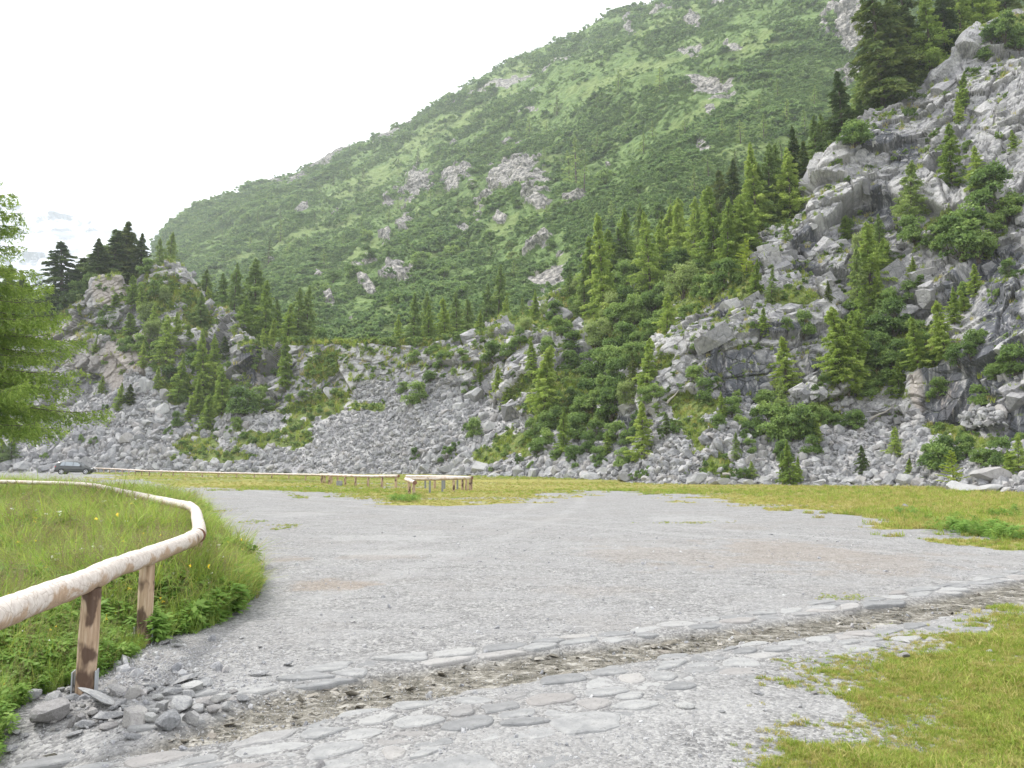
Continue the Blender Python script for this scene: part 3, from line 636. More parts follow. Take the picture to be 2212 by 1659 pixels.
def leafy(seed, n=5200, ls=.026, wide=.52, lobes=13, low=.12):
    r = np.random.default_rng(seed); C, tint, wood, D = [], [], [], []
    cs = []
    for i in range(lobes):
        a = r.uniform(0, 2 * PI); z = r.uniform(low, .82); rad = wide * math.sqrt(max(.05, 1 - ((z - .38) / .58) ** 2)) * r.uniform(.25, .78)
        cs.append((rad * math.cos(a), rad * math.sin(a), z, r.uniform(.13, .25)))
    tot = sum(c[3] ** 2 for c in cs)
    for x, y, z, q in cs:
        k = int(n * q * q / tot); dd = unit(r.normal(0, 1, (k, 3))); dd[:, 2] = np.where(dd[:, 2] < -.3, -dd[:, 2] * .6, dd[:, 2])
        sub = unit(r.normal(0, 1, (9, 3))); pr = (dd @ sub.T).max(1); rad = q * (.62 + .48 * sst(pr, .55, .98)) * r.uniform(.72, 1.05, k)
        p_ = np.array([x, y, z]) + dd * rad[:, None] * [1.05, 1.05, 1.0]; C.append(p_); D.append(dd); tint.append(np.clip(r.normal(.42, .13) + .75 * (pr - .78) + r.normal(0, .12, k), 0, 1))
        m = np.array([x * .3, y * .3, z * .45]); wood.append(tube([[r.normal(0, .02), r.normal(0, .02), -.03], m, [x, y, z]], [.013, .008, .003], 5))
    C = np.concatenate(C); D = np.concatenate(D); k = len(C); nrm = unit(D * .7 + r.normal(0, .75, (k, 3)) + [0, 0, .35]); A = unit(np.cross(nrm, r.normal(0, 1, (k, 3)))); Bv = np.cross(nrm, A); e = ls * r.uniform(.6, 1.35, k)[:, None]
    V, Fq = quads_mesh(C, A * e, Bv * e * .62); V[:, 2] = np.maximum(V[:, 2], -.02)
    return (V, Fq, np.repeat(np.concatenate(tint), 4)), join(wood)
LIB = {}
M['larchnear'] = mat_leaf('near_larch_needles', (.085, .15, .03), (.205, .31, .055), (.39, .49, .11), .45)
def lib(kind, i, crown, wood, mat):
    LIB.setdefault(kind, []).append((mesh_np('crown', crown[0], crown[1], [M[mat]], False, {'tint': crown[2]}), mesh_np('trunk', wood[0], wood[1], [M['bark']], True)))
for i in range(6): lib('L', i, *conifer(11 + i, 'larch', 96 + 12 * (i % 3), 160 - 20 * (i % 2), .0200), 'larch')
for i in range(3): lib('K', i, *conifer(31 + i, 'larch', 96, 135, .0195), 'larchd')
for i in range(4): lib('S', i, *conifer(51 + i, 'spruce', 110, 150, .021), 'spruce')
for i in range(2): lib('Y', i, *conifer(71 + i, 'fir', 60, 90, .026), 'fir')
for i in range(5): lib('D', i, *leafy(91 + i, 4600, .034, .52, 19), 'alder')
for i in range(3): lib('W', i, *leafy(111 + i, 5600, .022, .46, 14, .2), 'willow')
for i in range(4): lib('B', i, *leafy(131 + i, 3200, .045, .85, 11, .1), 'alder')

# ================================================================== TREES AND SHRUBS
rimY = lambda u: float(np.interp(u, ug, KY[:, 4]))
TREES = """
S 131 629 106 b3; S 204 607 95 b5; S 237 603 109 b6; S 261 607 131 b7; S 299 592 88 b5; K 339 574 62 b4; K 359 574 73 b6; S 44 650 55 b6; S 171 600 42 b8; D 164 640 34 b2; B 190 606 22 b2; D 317 592 34; S 224 612 80 b9; K 12 690 120 b8; D 75 662 36 b3; D 105 655 30 b2; K 60 668 44 b5; D 20 680 40 b3; B 140 650 22 b1
L 288 668 76; L 310 676 60; D 335 640 34; L 252 690 56; D 237 705 44; W 361 654 42; K 434 712 82; B 197 722 20; B 262 726 22; L 284 728 55; L 310 795 62; L 361 800 120; L 386 750 76; L 386 866 104; L 441 855 146; L 463 800 82; L 481 893 109; L 448 934 84; B 339 806 30; D 419 800 46; L 408 912 48; D 386 924 36; L 259 888 62; S 281 875 46; B 226 892 20; L 219 853 42; L 208 762 36; S 489 774 48; W 330 740 50; D 345 775 46; D 300 760 40; W 320 700 50; D 372 830 40; L 410 760 60; D 300 640 30; L 340 850 60 
L 525 700 62 b2; K 503 668 102 b8; K 547 668 112 b10; K 441 620 40 b5; L 448 660 42 b2; D 470 668 30 b2; L 572 728 128 b2; L 591 740 50; L 620 742 86 b2; K 642 732 112 b5; K 660 738 122 b6; B 693 737 34 b3; L 620 842 122; L 572 790 82; D 555 792 30; D 529 900 66; D 545 880 40; D 510 930 34; B 496 940 22; B 182 957 22; B 204 961 20; B 365 941 22; B 396 962 14; B 95 992 16; K 26 1000 60; K 5 1002 50; D 560 868 34; L 600 770 60; D 595 810 30; K 540 700 70 b9; D 580 888 26; K 480 660 70 b10; K 600 735 90 b9
L 859 738 60 b2; K 894 738 106 b4; L 925 738 80 b3; L 960 735 92 b2; K 988 722 90 b8; K 1010 715 70 b9; K 1050 690 80 b7; K 1074 680 109 b9; K 921 700 70 b12; L 1035 716 44 b1; D 1000 740 26; W 1098 730 58 b1; L 1093 716 78 b4; L 1156 696 70; K 1130 700 60 b5; D 1046 746 24; D 1066 782 44; D 894 785 32; D 956 797 36; B 925 770 24; D 898 875 52; D 929 828 32; D 870 850 26; L 1038 824 44; L 1074 867 80; L 1097 887 68; B 1015 852 30; L 1148 810 80; L 1175 903 158; D 1000 780 26; D 1100 770 40; D 1120 745 36; B 980 810 18; W 1060 740 40; D 1180 760 40; B 850 765 16; B 760 800 14; B 700 770 14; B 668 800 20; D 655 862 22; B 690 850 16; D 905 745 20
W 1288 758 74; D 1273 806 52; D 1234 758 44; D 1214 724 48; L 1303 692 232; K 1262 690 110; L 1275 650 140; D 1246 690 50; W 1330 690 66; D 1366 700 70; W 1300 730 50; L 1355 600 150; K 1340 600 110; L 1405 640 185; L 1440 580 140; L 1471 580 150; L 1501 575 150; L 1543 590 190; S 1582 450 110; S 1558 455 90; L 1600 570 150; L 1635 540 240; L 1612 560 140; L 1575 560 130; K 1665 480 170 b4; K 1681 470 160 b6; S 1723 420 150 b5; L 1711 468 150 b3; S 1742 420 115 b4; L 1655 500 150 b3; Y 1612 600 85; W 1477 645 85; D 1440 660 60; D 1410 680 60; D 1385 700 60; D 1430 710 50; D 1563 625 66; D 1540 648 52; D 1515 640 46; D 1590 610 40; D 1480 690 34; D 1350 680 60; W 1380 650 70; D 1320 650 60; K 1230 640 60; D 1200 690 40; D 1460 600 60; K 1425 560 110; K 1385 560 120; L 1520 570 120; D 1346 757 62; D 1333 706 60; D 1300 790 44; L 1396 848 122; S 1367 844 84; D 1333 845 70; D 1281 830 52; D 1320 900 70; D 1258 913 62; D 1385 790 50; D 1310 860 50; W 1355 880 60; D 1280 890 44; D 1370 760 44; D 1240 870 40; L 1216 984 106; D 1154 948 52; D 1164 986 46; D 1200 1000 34; D 1268 984 52; L 1312 984 52; D 1240 1000 44; B 1125 1003 26; B 1242 1019 24; D 1341 1012 46; D 1180 960 40; D 1230 930 40; D 1300 930 40; D 1026 948 52; B 1012 935 30; B 1096 978 20; B 894 995 30; B 964 996 34; B 985 975 22; D 1424 905 36; K 1440 940 50; D 1380 920 40; L 1385 994 126; B 1391 1036 34; B 1370 1038 24; B 1462 938 30; B 1430 950 26; D 1360 1000 36; B 1300 1012 30; B 1060 1020 14; B 1150 1014 20; W 1130 730 50; W 1250 640 50; W 1180 690 40
K 1772 370 120 b6; K 1790 340 100 b8; S 1830 332 180 b1; S 1814 338 84 b2; S 1868 285 70 b2; D 1845 312 62; K 1868 250 120 b8; S 1921 218 290 b2; S 1955 203 250 b4; S 1985 180 240 b5; S 1940 205 200 b3; L 2024 130 150 b4; S 2055 105 190 b6; L 2090 70 130 b6; S 2110 60 150 b8; S 2170 50 150 b8; L 2145 50 110 b4; S 2200 40 130 b6; D 2170 92 62; D 2200 110 50; D 2131 132 42; D 2140 90 40; L 2074 240 84; L 2070 265 60; B 2100 165 24; L 2055 400 135; L 2112 408 98; D 2146 452 92; D 2180 470 60; K 1963 485 140; K 1940 500 90; D 1975 525 62; L 1826 518 52; L 1696 523 44; B 1967 254 26; D 2078 565 112; D 2050 540 60; D 2110 560 70; D 2146 515 62; D 2020 540 50; L 1879 533 52; B 1735 470 16; W 1862 560 60; K 1890 560 80; L 1900 590 70; D 1860 600 40
K 1665 650 72; L 1649 726 62; D 1735 726 54; D 1700 720 34; B 1710 735 22; S 1790 654 50; L 1880 682 200; K 1850 680 150; L 1895 690 120; L 1813 835 175; S 1805 862 114; L 1849 858 184; L 1830 850 160; K 1870 850 130; L 1836 790 120; D 1930 726 78; D 1954 793 62; D 1927 833 72; D 1900 740 60; D 1975 740 50; D 1890 800 60; D 1910 770 50; L 1981 796 112; L 2040 780 132; D 2071 788 52; D 2020 790 40; D 2095 775 36; L 2083 674 48; B 2145 654 32; D 2190 812 76; D 2150 820 40; D 2106 757 52; L 1970 600 46; D 1990 620 26; D 2083 640 30; L 1700 858 132; D 1524 865 48; D 1512 758 42; D 1500 827 44; D 1540 840 30; D 1579 902 44; D 1600 925 34; D 1665 945 76; D 1712 953 90; D 1640 930 50; K 1690 945 130; D 1740 950 50; L 1707 1050 100; L 1690 1047 70; L 1722 1044 60; D 1766 908 44; D 1790 920 30; S 1880 866 36; D 1845 932 54; D 1810 925 36; S 1864 1027 66; L 1930 992 72; L 1962 1031 42; D 2028 1014 76; D 2005 1000 40; D 2050 1000 60; Y 2060 1056 84; D 2157 1010 66; D 2120 1012 50; L 2200 1026 90; L 2180 1030 60; D 2205 960 30; K 1590 995 62; L 1540 1030 36; B 1602 1038 34; B 1580 1040 24; L 1625 1035 40; B 1520 1030 20; D 1620 980 34; B 1790 870 20; D 1760 860 26; B 2100 920 18; B 2030 930 18; B 2160 940 20; B 1940 900 20; D 1780 840 30; B 1480 1030 20; B 1990 1045 12; D 1680 905 40; L 2130 560 60; D 2180 600 40; L 2190 330 50; B 2000 330 18; D 2090 330 26; B 2160 300 20; D 1590 870 26; D 1190 930 60; D 1210 895 50; D 1250 950 56; D 1290 955 50; D 1330 960 50; D 1275 880 60; D 1320 800 60; D 1360 790 50; D 1400 740 50; D 1290 1005 40; D 1360 960 44; D 1420 860 36; L 1440 720 90; D 1230 800 50; D 1390 880 44; L 1560 905 60; D 1550 930 40; D 1620 950 40; D 1750 985 44; D 1690 990 40; L 1765 960 60; D 2085 990 50; D 1830 800 50; D 1860 770 46; D 1950 820 44; D 2000 760 40; D 1350 620 60; D 1400 600 60; D 1500 615 50; L 1420 600 130; L 1325 620 130; L 1570 590 160; L 1520 520 110; L 1460 540 120; L 1905 640 130; D 1920 680 60; L 1860 740 120; D 1960 660 50; L 2060 700 80; D 2120 880 50; L 1940 860 90; D 1885 855 50; K 1900 580 120; D 1840 700 50; L 2105 640 70; D 2030 860 44; D 1700 1000 44; D 1655 880 44; L 1630 640 80; D 270 760 40; L 330 720 70; L 425 900 90; D 400 880 36; K 280 596 90 b7; K 215 612 90 b8; K 245 600 105 b9
"""
ORD = 'first second third fourth fifth sixth seventh eighth ninth tenth eleventh twelfth thirteenth fourteenth fifteenth sixteenth seventeenth eighteenth nineteenth twentieth'.split()
def ordn(i):
    if i < 20: return ORD[i]
    tens = {2: 'twenty', 3: 'thirty', 4: 'forty', 5: 'fifty', 6: 'sixty', 7: 'seventy', 8: 'eighty', 9: 'ninety', 10: 'one hundred and'}[(i + 1) // 10]; k = (i + 1) % 10
    return tens + ('-' + ORD[k - 1] if k else 'tieth') if k else tens[:-1] + 'ieth'
def region(u, v):
    if u < 440 and v < 660: return 'on top of the left knoll'
    if u < 540 and v < 1045: return 'on the rocky face of the left knoll' if v < 885 else 'in the scree below the left knoll'
    if u < 830: return 'at the left end of the quarry rim' if v < 760 else 'in the gully beside the left knoll'
    if u < 1185: return 'along the quarry rim' if v < 750 else 'on the scree below the quarry rim'
    if u < 1480: return 'on the wooded slope above the quarry' if v < 700 else ('on the bushy middle of the slope' if v < 925 else 'at the foot of the bushy slope')
    if u < 1760: return 'in the belt of trees left of the cliff' if v < 660 else ('around the dark streaked slab' if v < 880 else 'in the rubble below the dark slab')
    if v < 345: return 'at the top of the right cliff'
    if v < 620: return 'high on the right cliff'
    return 'on the middle ledges of the right cliff' if v < 870 else 'at the foot of the right cliff'
KN = {'L': ('larch_tree', 'larch', 'feathery light green larch'), 'K': ('larch_tree', 'larch', 'dull green larch'), 'S': ('spruce_tree', 'spruce', 'dark narrow spruce'), 'Y': ('young_larch_tree', 'young larch', 'bright yellow-green young larch'),
      'D': ('alder_shrub', 'shrub', 'rounded green alder shrub'), 'W': ('willow_shrub', 'shrub', 'pale green willow shrub'), 'B': ('low_bush', 'bush', 'low spreading green bush')}
items = []
for tok in TREES.replace('\n', ';').split(';'):
    f = tok.split()
    if len(f) >= 4: items.append((f[0], float(f[1]), float(f[2]), float(f[3]), float(f[4][1:]) if len(f) > 4 else 0))
def base_point(u, v, b):
    if b:
        Y = rimY(u) + b; x = (u - CX) / F * Y * 1.0
        h = bvhA.ray_cast(Vector((x, Y, 200)), Vector((0, 0, -1)))
        return h[0] if h[0] else None
    h = hitA(u, v)
    if h[0] is None:
        for dv in range(4, 80, 4):
            h = hitA(u, v + dv)
            if h[0] is not None: break
    return h[0]
placed = []; ptops = []
for k, u, v, h, b in items:
    g = base_point(u, v, b)
    if g is None: continue
    top = P(u, v - h, g.y); hm = max(.5, float(top[2]) - g.z); placed.append((k, u, v, h, Vector((float(top[0]) * .5 + g.x * .5, g.y, g.z)), hm))
groups = {}
for i, it in enumerate(placed): groups.setdefault((it[0], region(it[1], it[2])), []).append(i)
rt = np.random.default_rng(5)
def spawn(kind, loc, hm, wid, rz, label, cat, group, name):
    cm, tm = LIB[kind][int(rt.integers(len(LIB[kind])))]
    root = empty(name, loc, rz, (hm * wid, hm * wid, hm)); tag(root, label, cat, group)
    link('crown', cm, root); link('trunk', tm, root)
    if kind in 'LKSY': root.rotation_euler = (rt.normal(0, .035), rt.normal(0, .035), rz)
    return root
for (kind, reg), ids in groups.items():
    ids.sort(key=lambda i: placed[i][1]); med = sorted(placed[i][3] for i in ids)[len(ids) // 2]
    for j, i in enumerate(ids):
        k, u, v, h, loc, hm = placed[i]; size = 'tall' if h > 1.35 * med else ('small' if h < .7 * med else '')
        nm_, cat, look = KN[k]
        lab = f"{size + ' ' if size else ''}{look} {reg}" + (f", {ordn(j)} from the left" if len(ids) > 1 else '')
        if len(lab.split()) > 16 and size: lab = lab[len(size) + 1:]
        if len(lab.split()) > 16: lab = lab.replace(' from the left', ' from left')
        if len(lab.split()) > 16: lab = lab.replace('rounded green alder', 'alder').replace('feathery light green', 'light green')
        wid = {'L': .98, 'K': 1.02, 'S': 1.0, 'Y': 1.0, 'D': .92, 'W': .82, 'B': .66}[k] * rt.uniform(.85, 1.2) * (1.25 if (k in 'LKS' and h < 60) else 1) * (1.5 if k in 'SK' and u < 320 else 1) * (.85 if k in 'LK' and h > 140 else 1)
        loc2 = loc.copy(); loc2.z -= .04 * hm if k in 'LKSY' else .10 * hm
        spawn(k, loc2, hm * (1.04 if k in 'LKSY' else 1.1), wid, rt.uniform(0, 6.28), lab, cat, {'L': 'larches', 'K': 'larches', 'S': 'spruces', 'Y': 'larches'}.get(k, 'shrubs') + ' ' + reg, nm_)

# ---- single trees far up the mountain (crown and trunk in one small mesh)
FAR = """S 900 253 14; S 824 303 16; S 756 340 26; K 809 331 24; S 902 354 38; S 784 385 30; K 642 440 30; S 606 481 30; S 579 581 68; K 606 522 52; K 556 481 30; K 697 463 24; S 1021 226 32; S 1043 203 20; S 1203 249 50; K 1144 292 42; K 1244 400 112; S 989 458 36; K 1336 200 50; K 1425 200 60; K 665 542 38; K 1110 600 40; S 1060 560 36; S 720 400 26; K 690 420 26; S 870 300 14; K 1230 390 70; K 1262 410 80; S 640 385 14; S 700 352 14; K 1480 300 50; K 1390 330 46; K 1500 420 60; K 1175 350 34; K 930 440 34; S 960 420 26; K 880 400 26; K 740 540 40; K 700 580 46; K 620 560 40; S 520 500 26; K 480 520 30; K 540 540 34; S 770 450 26; K 840 480 34; K 1320 480 50; S 610 402 12; S 475 436 12; S 1260 70 10; K 1560 180 40; K 1640 250 50; K 1700 270 60; K 1740 300 70; K 1650 300 60; S 1590 380 60; K 1620 400 70; K 1760 230 50; K 1800 260 60; K 1530 380 50; K 1450 480 60; K 1180 480 40
D 907 583 44; D 1203 465 34; D 1308 401 42; D 930 500 30; D 1020 410 24; D 800 560 34; D 760 600 36; D 850 660 30; D 790 520 26; D 1120 450 22; D 980 560 34; D 1060 520 26; W 1100 540 22; W 1110 570 30; D 690 640 40; D 720 610 30; D 1250 470 30; D 1380 420 34; D 1420 470 40; D 1350 500 30; D 960 600 30; D 650 600 26; D 1000 640 30; D 880 540 28; D 1190 540 26; K 820 440 24; K 860 450 26; K 1010 350 26; K 1060 330 26; K 1120 280 24; K 1180 290 30; S 1290 240 26; K 1360 260 40; K 1410 300 44; S 950 330 22; K 900 480 30; K 780 500 34; K 1080 420 30; S 1140 410 30; K 1290 330 50; S 680 480 24; K 580 440 24; S 1480 200 30; K 1600 310 56; K 1560 300 50; K 1680 210 44; S 1240 170 22; K 1100 220 22; S 860 360 20; S 750 370 18; K 970 270 18; K 1690 360 70; K 1720 350 80"""
FLIB = {}
M['larchnear'] = mat_leaf('near_larch_needles', (.085, .15, .03), (.205, .31, .055), (.39, .49, .11), .45)
def farmesh(k, i):
    if (k, i) not in FLIB:
        if k in 'SK': c, w0 = conifer(200 + i + (10 if k == 'S' else 0), 'spruce' if k == 'S' else 'larch', 46, 26, .034)
        else: c, w0 = leafy(240 + i, 1500, .05, .52, 12, .12)
        V = np.concatenate([c[0], w0[0]]); Fq = np.concatenate([c[1], w0[1] + len(c[0])])
        FLIB[(k, i)] = mesh_np('far_tree', V, Fq, [M[{'S': 'spruce', 'K': 'larchd', 'D': 'alder', 'W': 'willow'}[k]], M['bark']], False, {'tint': np.concatenate([c[2], np.full(len(w0[0]), .3)])}, np.concatenate([np.zeros(len(c[1]), int), np.ones(len(w0[1]), int)]))
    return FLIB[(k, i)]
fl = []
for tok in FAR.replace('\n', ';').split(';'):
    f = tok.split()
    if len(f) < 4: continue
    k, u, v, h = f[0], float(f[1]), float(f[2]), float(f[3]); hit = hitA(u, v, bvhB)
    dv = 0
    while hit[0] is None and dv < 30: dv += 2; hit = hitA(u, v + dv, bvhB)
    if hit[0] is None: continue
    ha = hitA(u, v, bvhA)
    if ha[0] is not None and ha[0].y < hit[0].y: continue
    fl.append((k, u, v, h, hit[0]))
def mreg(u, v):
    if u < 760: return 'on the left end of the mountainside' + (' near the skyline' if v < 460 - (u - 450) * .4 else '')
    if u < 1170: return 'on the rocky middle of the mountainside' if v > 320 else 'high on the mountain near the skyline'
    return 'on the right part of the mountainside' if v > 300 else 'high on the right of the mountainside'
gf = {}
for i, it in enumerate(fl): gf.setdefault((it[0] if it[0] in 'SK' else 'D', mreg(it[1], it[2])), []).append(i)
for (k0, reg), ids in gf.items():
    ids.sort(key=lambda i: fl[i][1])
    for j, i in enumerate(ids):
        k, u, v, h, g = fl[i]; hm = h / F * g.y; look = {'S': 'dark spruce', 'K': 'hazy green larch', 'D': 'big round alder bush'}[k0]
        o = link({'S': 'spruce_tree', 'K': 'larch_tree', 'D': 'alder_shrub'}[k0], farmesh(k, int(rt.integers(3))), None, (g.x, g.y, g.z - .05 * hm)); wd = hm * (1.15 if k in 'SK' else 1.3)
        o.scale = (wd, wd, hm * 1.05); o.rotation_euler = (0, 0, rt.uniform(0, 6.28))
        tag(o, f"{look} {reg}" + (f", {ordn(j)} from the left" if len(ids) > 1 else ''), {'S': 'spruce', 'K': 'larch', 'D': 'shrub'}[k0], 'far trees ' + reg)

# ================================================================== the big larch at the left edge
def big_larch():
    r = np.random.default_rng(77); Ht = 12.5; C, A, B, tint, wood = [], [], [], [], []
    tz = np.linspace(0, Ht, 14); wood_t = tube(np.stack([.15 * np.sin(tz * .5), .1 * np.cos(tz * .4), tz], -1), .17 * (1 - tz / Ht) + .015, 12)
    nb = 124
    for i in range(nb):
        h = 3.0 + (Ht - 3.3) * (i + r.random()) / nb; az_ = i * 2.399 + r.normal(0, .3)
        L = (6.5 * (1 - h / Ht) + .15) * r.uniform(.72, 1.08); d = np.array([math.cos(az_), math.sin(az_), 0]); lat = np.array([-d[1], d[0], 0])
        q = np.linspace(0, 1, 12); side = r.normal(0, .10); zc = lambda s: L * (.02 * s - .30 * s ** 1.4 + .17 * s ** 4) + .12 * h / Ht * s * L
        path = lambda s: np.stack([d[0] * s * L + lat[0] * side * L * s * s, d[1] * s * L + lat[1] * side * L * s * s, h + zc(s)], -1)
        wood.append(tube(path(q), .030 * (1 - q) * (L / 4) + .005, 5))
        # side twigs, each hung with drooping sprays
        nt_ = int(L * 12)
        for j in range(nt_):
            s = .12 + .88 * (j + r.random()) / nt_; p0 = path(np.array([s]))[0]; sg = 1 if j % 2 else -1
            tl = (1 - s) * .75 * L * .30 + .22 + r.uniform(0, .22); td = unit(d * r.uniform(.5, 1.0) + lat * sg * r.uniform(.5, 1.1) + np.array([0, 0, r.uniform(-.35, .02)]))
            m = max(12, int(tl * 80)); a = np.sort(r.uniform(0, 1, m)); pp = p0 + td * (a * tl)[:, None]; pp[:, 2] -= .35 * tl * a ** 2
            hang = r.uniform(0, 1, m) ** 2.0 * .24; pp[:, 2] -= hang; pp += r.normal(0, .018, (m, 3))
            dd = unit(td[None] * r.uniform(.2, 1, (m, 1)) + r.normal(0, .55, (m, 3)) + np.array([0, 0, -.35]) * (hang[:, None] * 8))
            e = r.uniform(.045, .085, m); C.append(pp); A.append(dd * e[:, None]); B.append(unit(np.cross(dd, r.normal(0, 1, (m, 3)))) * (e * .27)[:, None])
            tint.append(np.clip(r.normal(.45, .16) + .25 * (s - .5) + r.normal(0, .18, m), 0, 1))
            if j % 2 == 0: wood.append(tube([p0, p0 + td * tl * .5 - [0, 0, .09 * tl], p0 + td * tl - [0, 0, .35 * tl]], [.007, .005, .002], 3))
    return quads_mesh(np.concatenate(C), np.concatenate(A), np.concatenate(B)), np.repeat(np.concatenate(tint), 4), wood_t, join(wood)
(qc, ti, wt, wb) = big_larch()
gp = G(-165, 1118)
bl = empty('larch_tree', (float(gp[0]), float(gp[1]), gh(float(gp[0]), float(gp[1])) - .05 if abs(gp[0]) < 60 else 0)); tag(bl, 'large near larch with drooping bright green boughs reaching in at the left edge', 'larch')
link('crown', mesh_np('crown', qc[0], qc[1], [M['larchnear']], False, {'tint': ti}), bl)
tr_ = link('trunk', mesh_np('trunk', wt[0], wt[1], [M['bark']], True), bl); link('branches', mesh_np('branches', wb[0], wb[1], [M['bark']], True), tr_)

# ================================================================== SCATTERED STUFF
def scatter(name, pts, rot, scl, which, sources, label, cat, kind='stuff'):
    n = len(pts); me = bpy.data.meshes.new(name); me.vertices.add(n); me.vertices.foreach_set('co', np.asarray(pts, np.float32).ravel())
    for k, a, ty in (('rot', rot, 'FLOAT_VECTOR'), ('scl', scl, 'FLOAT_VECTOR'), ('which', which, 'INT')):
        at = me.attributes.new(k, ty, 'POINT'); at.data.foreach_set('vector' if ty == 'FLOAT_VECTOR' else 'value', np.asarray(a, np.float32 if ty != 'INT' else np.int32).ravel())
    o = link(name, me); tag(o, label, cat, None, kind)
    ng = bpy.data.node_groups.new(name, 'GeometryNodeTree'); ng.interface.new_socket('Geometry', in_out='INPUT', socket_type='NodeSocketGeometry'); ng.interface.new_socket('Geometry', in_out='OUTPUT', socket_type='NodeSocketGeometry')
    N = ng.nodes; gi = N.new('NodeGroupInput'); go = N.new('NodeGroupOutput'); jn = N.new('GeometryNodeJoinGeometry')
    for s in reversed(sources):
        so_ = bpy.data.objects.new(name + '_piece', s); oi = N.new('GeometryNodeObjectInfo'); oi.inputs['Object'].default_value = so_; oi.inputs['As Instance'].default_value = True
        ng.links.new(oi.outputs['Geometry'], jn.inputs[0])
    ip = N.new('GeometryNodeInstanceOnPoints'); ip.inputs['Pick Instance'].default_value = True
    def na(nm, ty):
        q = N.new('GeometryNodeInputNamedAttribute'); q.data_type = ty; q.inputs['Name'].default_value = nm; return q.outputs['Attribute']
    ng.links.new(gi.outputs[0], ip.inputs['Points']); ng.links.new(jn.outputs[0], ip.inputs['Instance']); ng.links.new(na('which', 'INT'), ip.inputs['Instance Index'])
    e2r = N.new('FunctionNodeEulerToRotation'); ng.links.new(na('rot', 'FLOAT_VECTOR'), e2r.inputs[0]); ng.links.new(e2r.outputs[0], ip.inputs['Rotation']); ng.links.new(na('scl', 'FLOAT_VECTOR'), ip.inputs['Scale'])
    ng.links.new(ip.outputs[0], go.inputs[0]); m = o.modifiers.new('scatter', 'NODES'); m.node_group = ng
    return o
import bmesh
def stone_mesh(name, seed, mat, sub=2, flatk=1.0, cuts=9, rough=.05):
    r = np.random.default_rng(seed); bm = bmesh.new(); bmesh.ops.create_icosphere(bm, subdivisions=sub, radius=1)
    V = np.array([v.co[:] for v in bm.verts]); 
    for i in range(cuts):       # plane cuts give the broken, facetted look
        n = unit(r.normal(0, 1, 3) * [1, 1, 1.15]); d = r.uniform(.48, .86); s = V @ n - d; V = V - np.clip(s, 0, None)[:, None] * n
    V = V * (np.array([1, r.uniform(.65, .95), r.uniform(.5, .8) * flatk])); V += rough * np.stack([vnoise(V * 2.6 + seed + i * 9, i) for i in range(3)], -1)
    for v, c in zip(bm.verts, V): v.co = c
    me = bpy.data.meshes.new(name); bm.to_mesh(me); bm.free(); me.materials.append(M[mat]); return me
def eul(n, r, full=True): return np.stack([r.uniform(-PI, PI, n) if full else r.normal(0, .2, n), r.uniform(-PI, PI, n) if full else r.normal(0, .2, n), r.uniform(-PI, PI, n)], -1)
# loose stones of the scree
HV = Sd.reshape(-1, 3); infr = (UU > -60) & (UU < 2280)
scw = ((1 - rockm) * (1 - np.clip(veg * 1.5, 0, 1)) * sst(TT, .95, 1.05) * (1 - sst(TT, 2.3, 2.5)) + scr * 1.0 * (1 - gra)) * infr
scw = scw.reshape(-1); pr_ = scw / scw.sum(); r_ = np.random.default_rng(3); NS = 42000
ids = r_.choice(len(HV), NS, p=pr_); uu_ = UU.reshape(-1)[ids]; vv_ = VV.reshape(-1)[ids]
fines = np.exp(-(((uu_ - 740) / 150) ** 2)) + .5 * np.exp(-(((vv_ - 1000) / 25) ** 2)) * (uu_ < 1000) * 0
mm = .10 + .13 * r_.pareto(2.1, NS); mm = np.minimum(mm, .8) * (1 - .45 * fines) * np.interp(uu_, [0, 500, 900, 1400, 2200], [1.25, 1.2, 1.0, .8, .62]) 
pt = HV[ids] + r_.normal(0, .15, (NS, 3)) * [1, 1, .3]
scatter('scree_rubble', pt, eul(NS, r_), mm[:, None] * r_.uniform(.8, 1.2, (NS, 3)), r_.integers(0, 7, NS), [stone_mesh('rubble', 300 + i, 'rubble', 1 if i > 2 else 2) for i in range(7)], 'grey broken rubble covering the scree slopes under the quarry walls', 'rubble')
# angular blocks that stand proud of the faces along the joints
def block_mesh(name, seed):
    r = np.random.default_rng(seed); bm = bmesh.new(); bmesh.ops.create_cube(bm, size=2)
    for v in bm.verts: v.co = v.co * r.uniform(.82, 1.0)
    for i in range(5):
        n = unit(r.normal(0, 1, 3)); bmesh.ops.bisect_plane(bm, geom=bm.verts[:] + bm.edges[:] + bm.faces[:], plane_co=(n * r.uniform(.62, 1.0)).tolist(), plane_no=n.tolist(), clear_outer=True)
        bmesh.ops.holes_fill(bm, edges=[e for e in bm.edges if e.is_boundary])
    bmesh.ops.bevel(bm, geom=bm.edges[:], offset=.02, segments=1, affect='EDGES'); bmesh.ops.triangulate(bm, faces=bm.faces[:]); me = bpy.data.meshes.new(name); bm.to_mesh(me); bm.free(); me.materials.append(M['rockblock']); return me
bwt = (sst(rockm, .45, .8) * smf ** 2 * infr * (1 - gra) * (1 - blobs(TAN, UU, VV, nz1, .3)) * (1 - .8 * dark) * (.25 + sst(nz1, -.1, .35)) * (1 - .8 * bowl)).reshape(-1); NK = 3400
ids = r_.choice(len(HV), NK, p=bwt / bwt.sum()); ks = (.20 + .20 * r_.pareto(2.1, NK)).clip(0, 1.15)
kr = np.stack([r_.normal(0, .16, NK), -.45 + r_.normal(0, .16, NK), r_.normal(.2, .35, NK)], -1)
kv = ks[:, None] * np.stack([r_.uniform(.75, 1.5, NK), r_.uniform(.5, .8, NK), r_.uniform(.6, 1.35, NK)], -1)
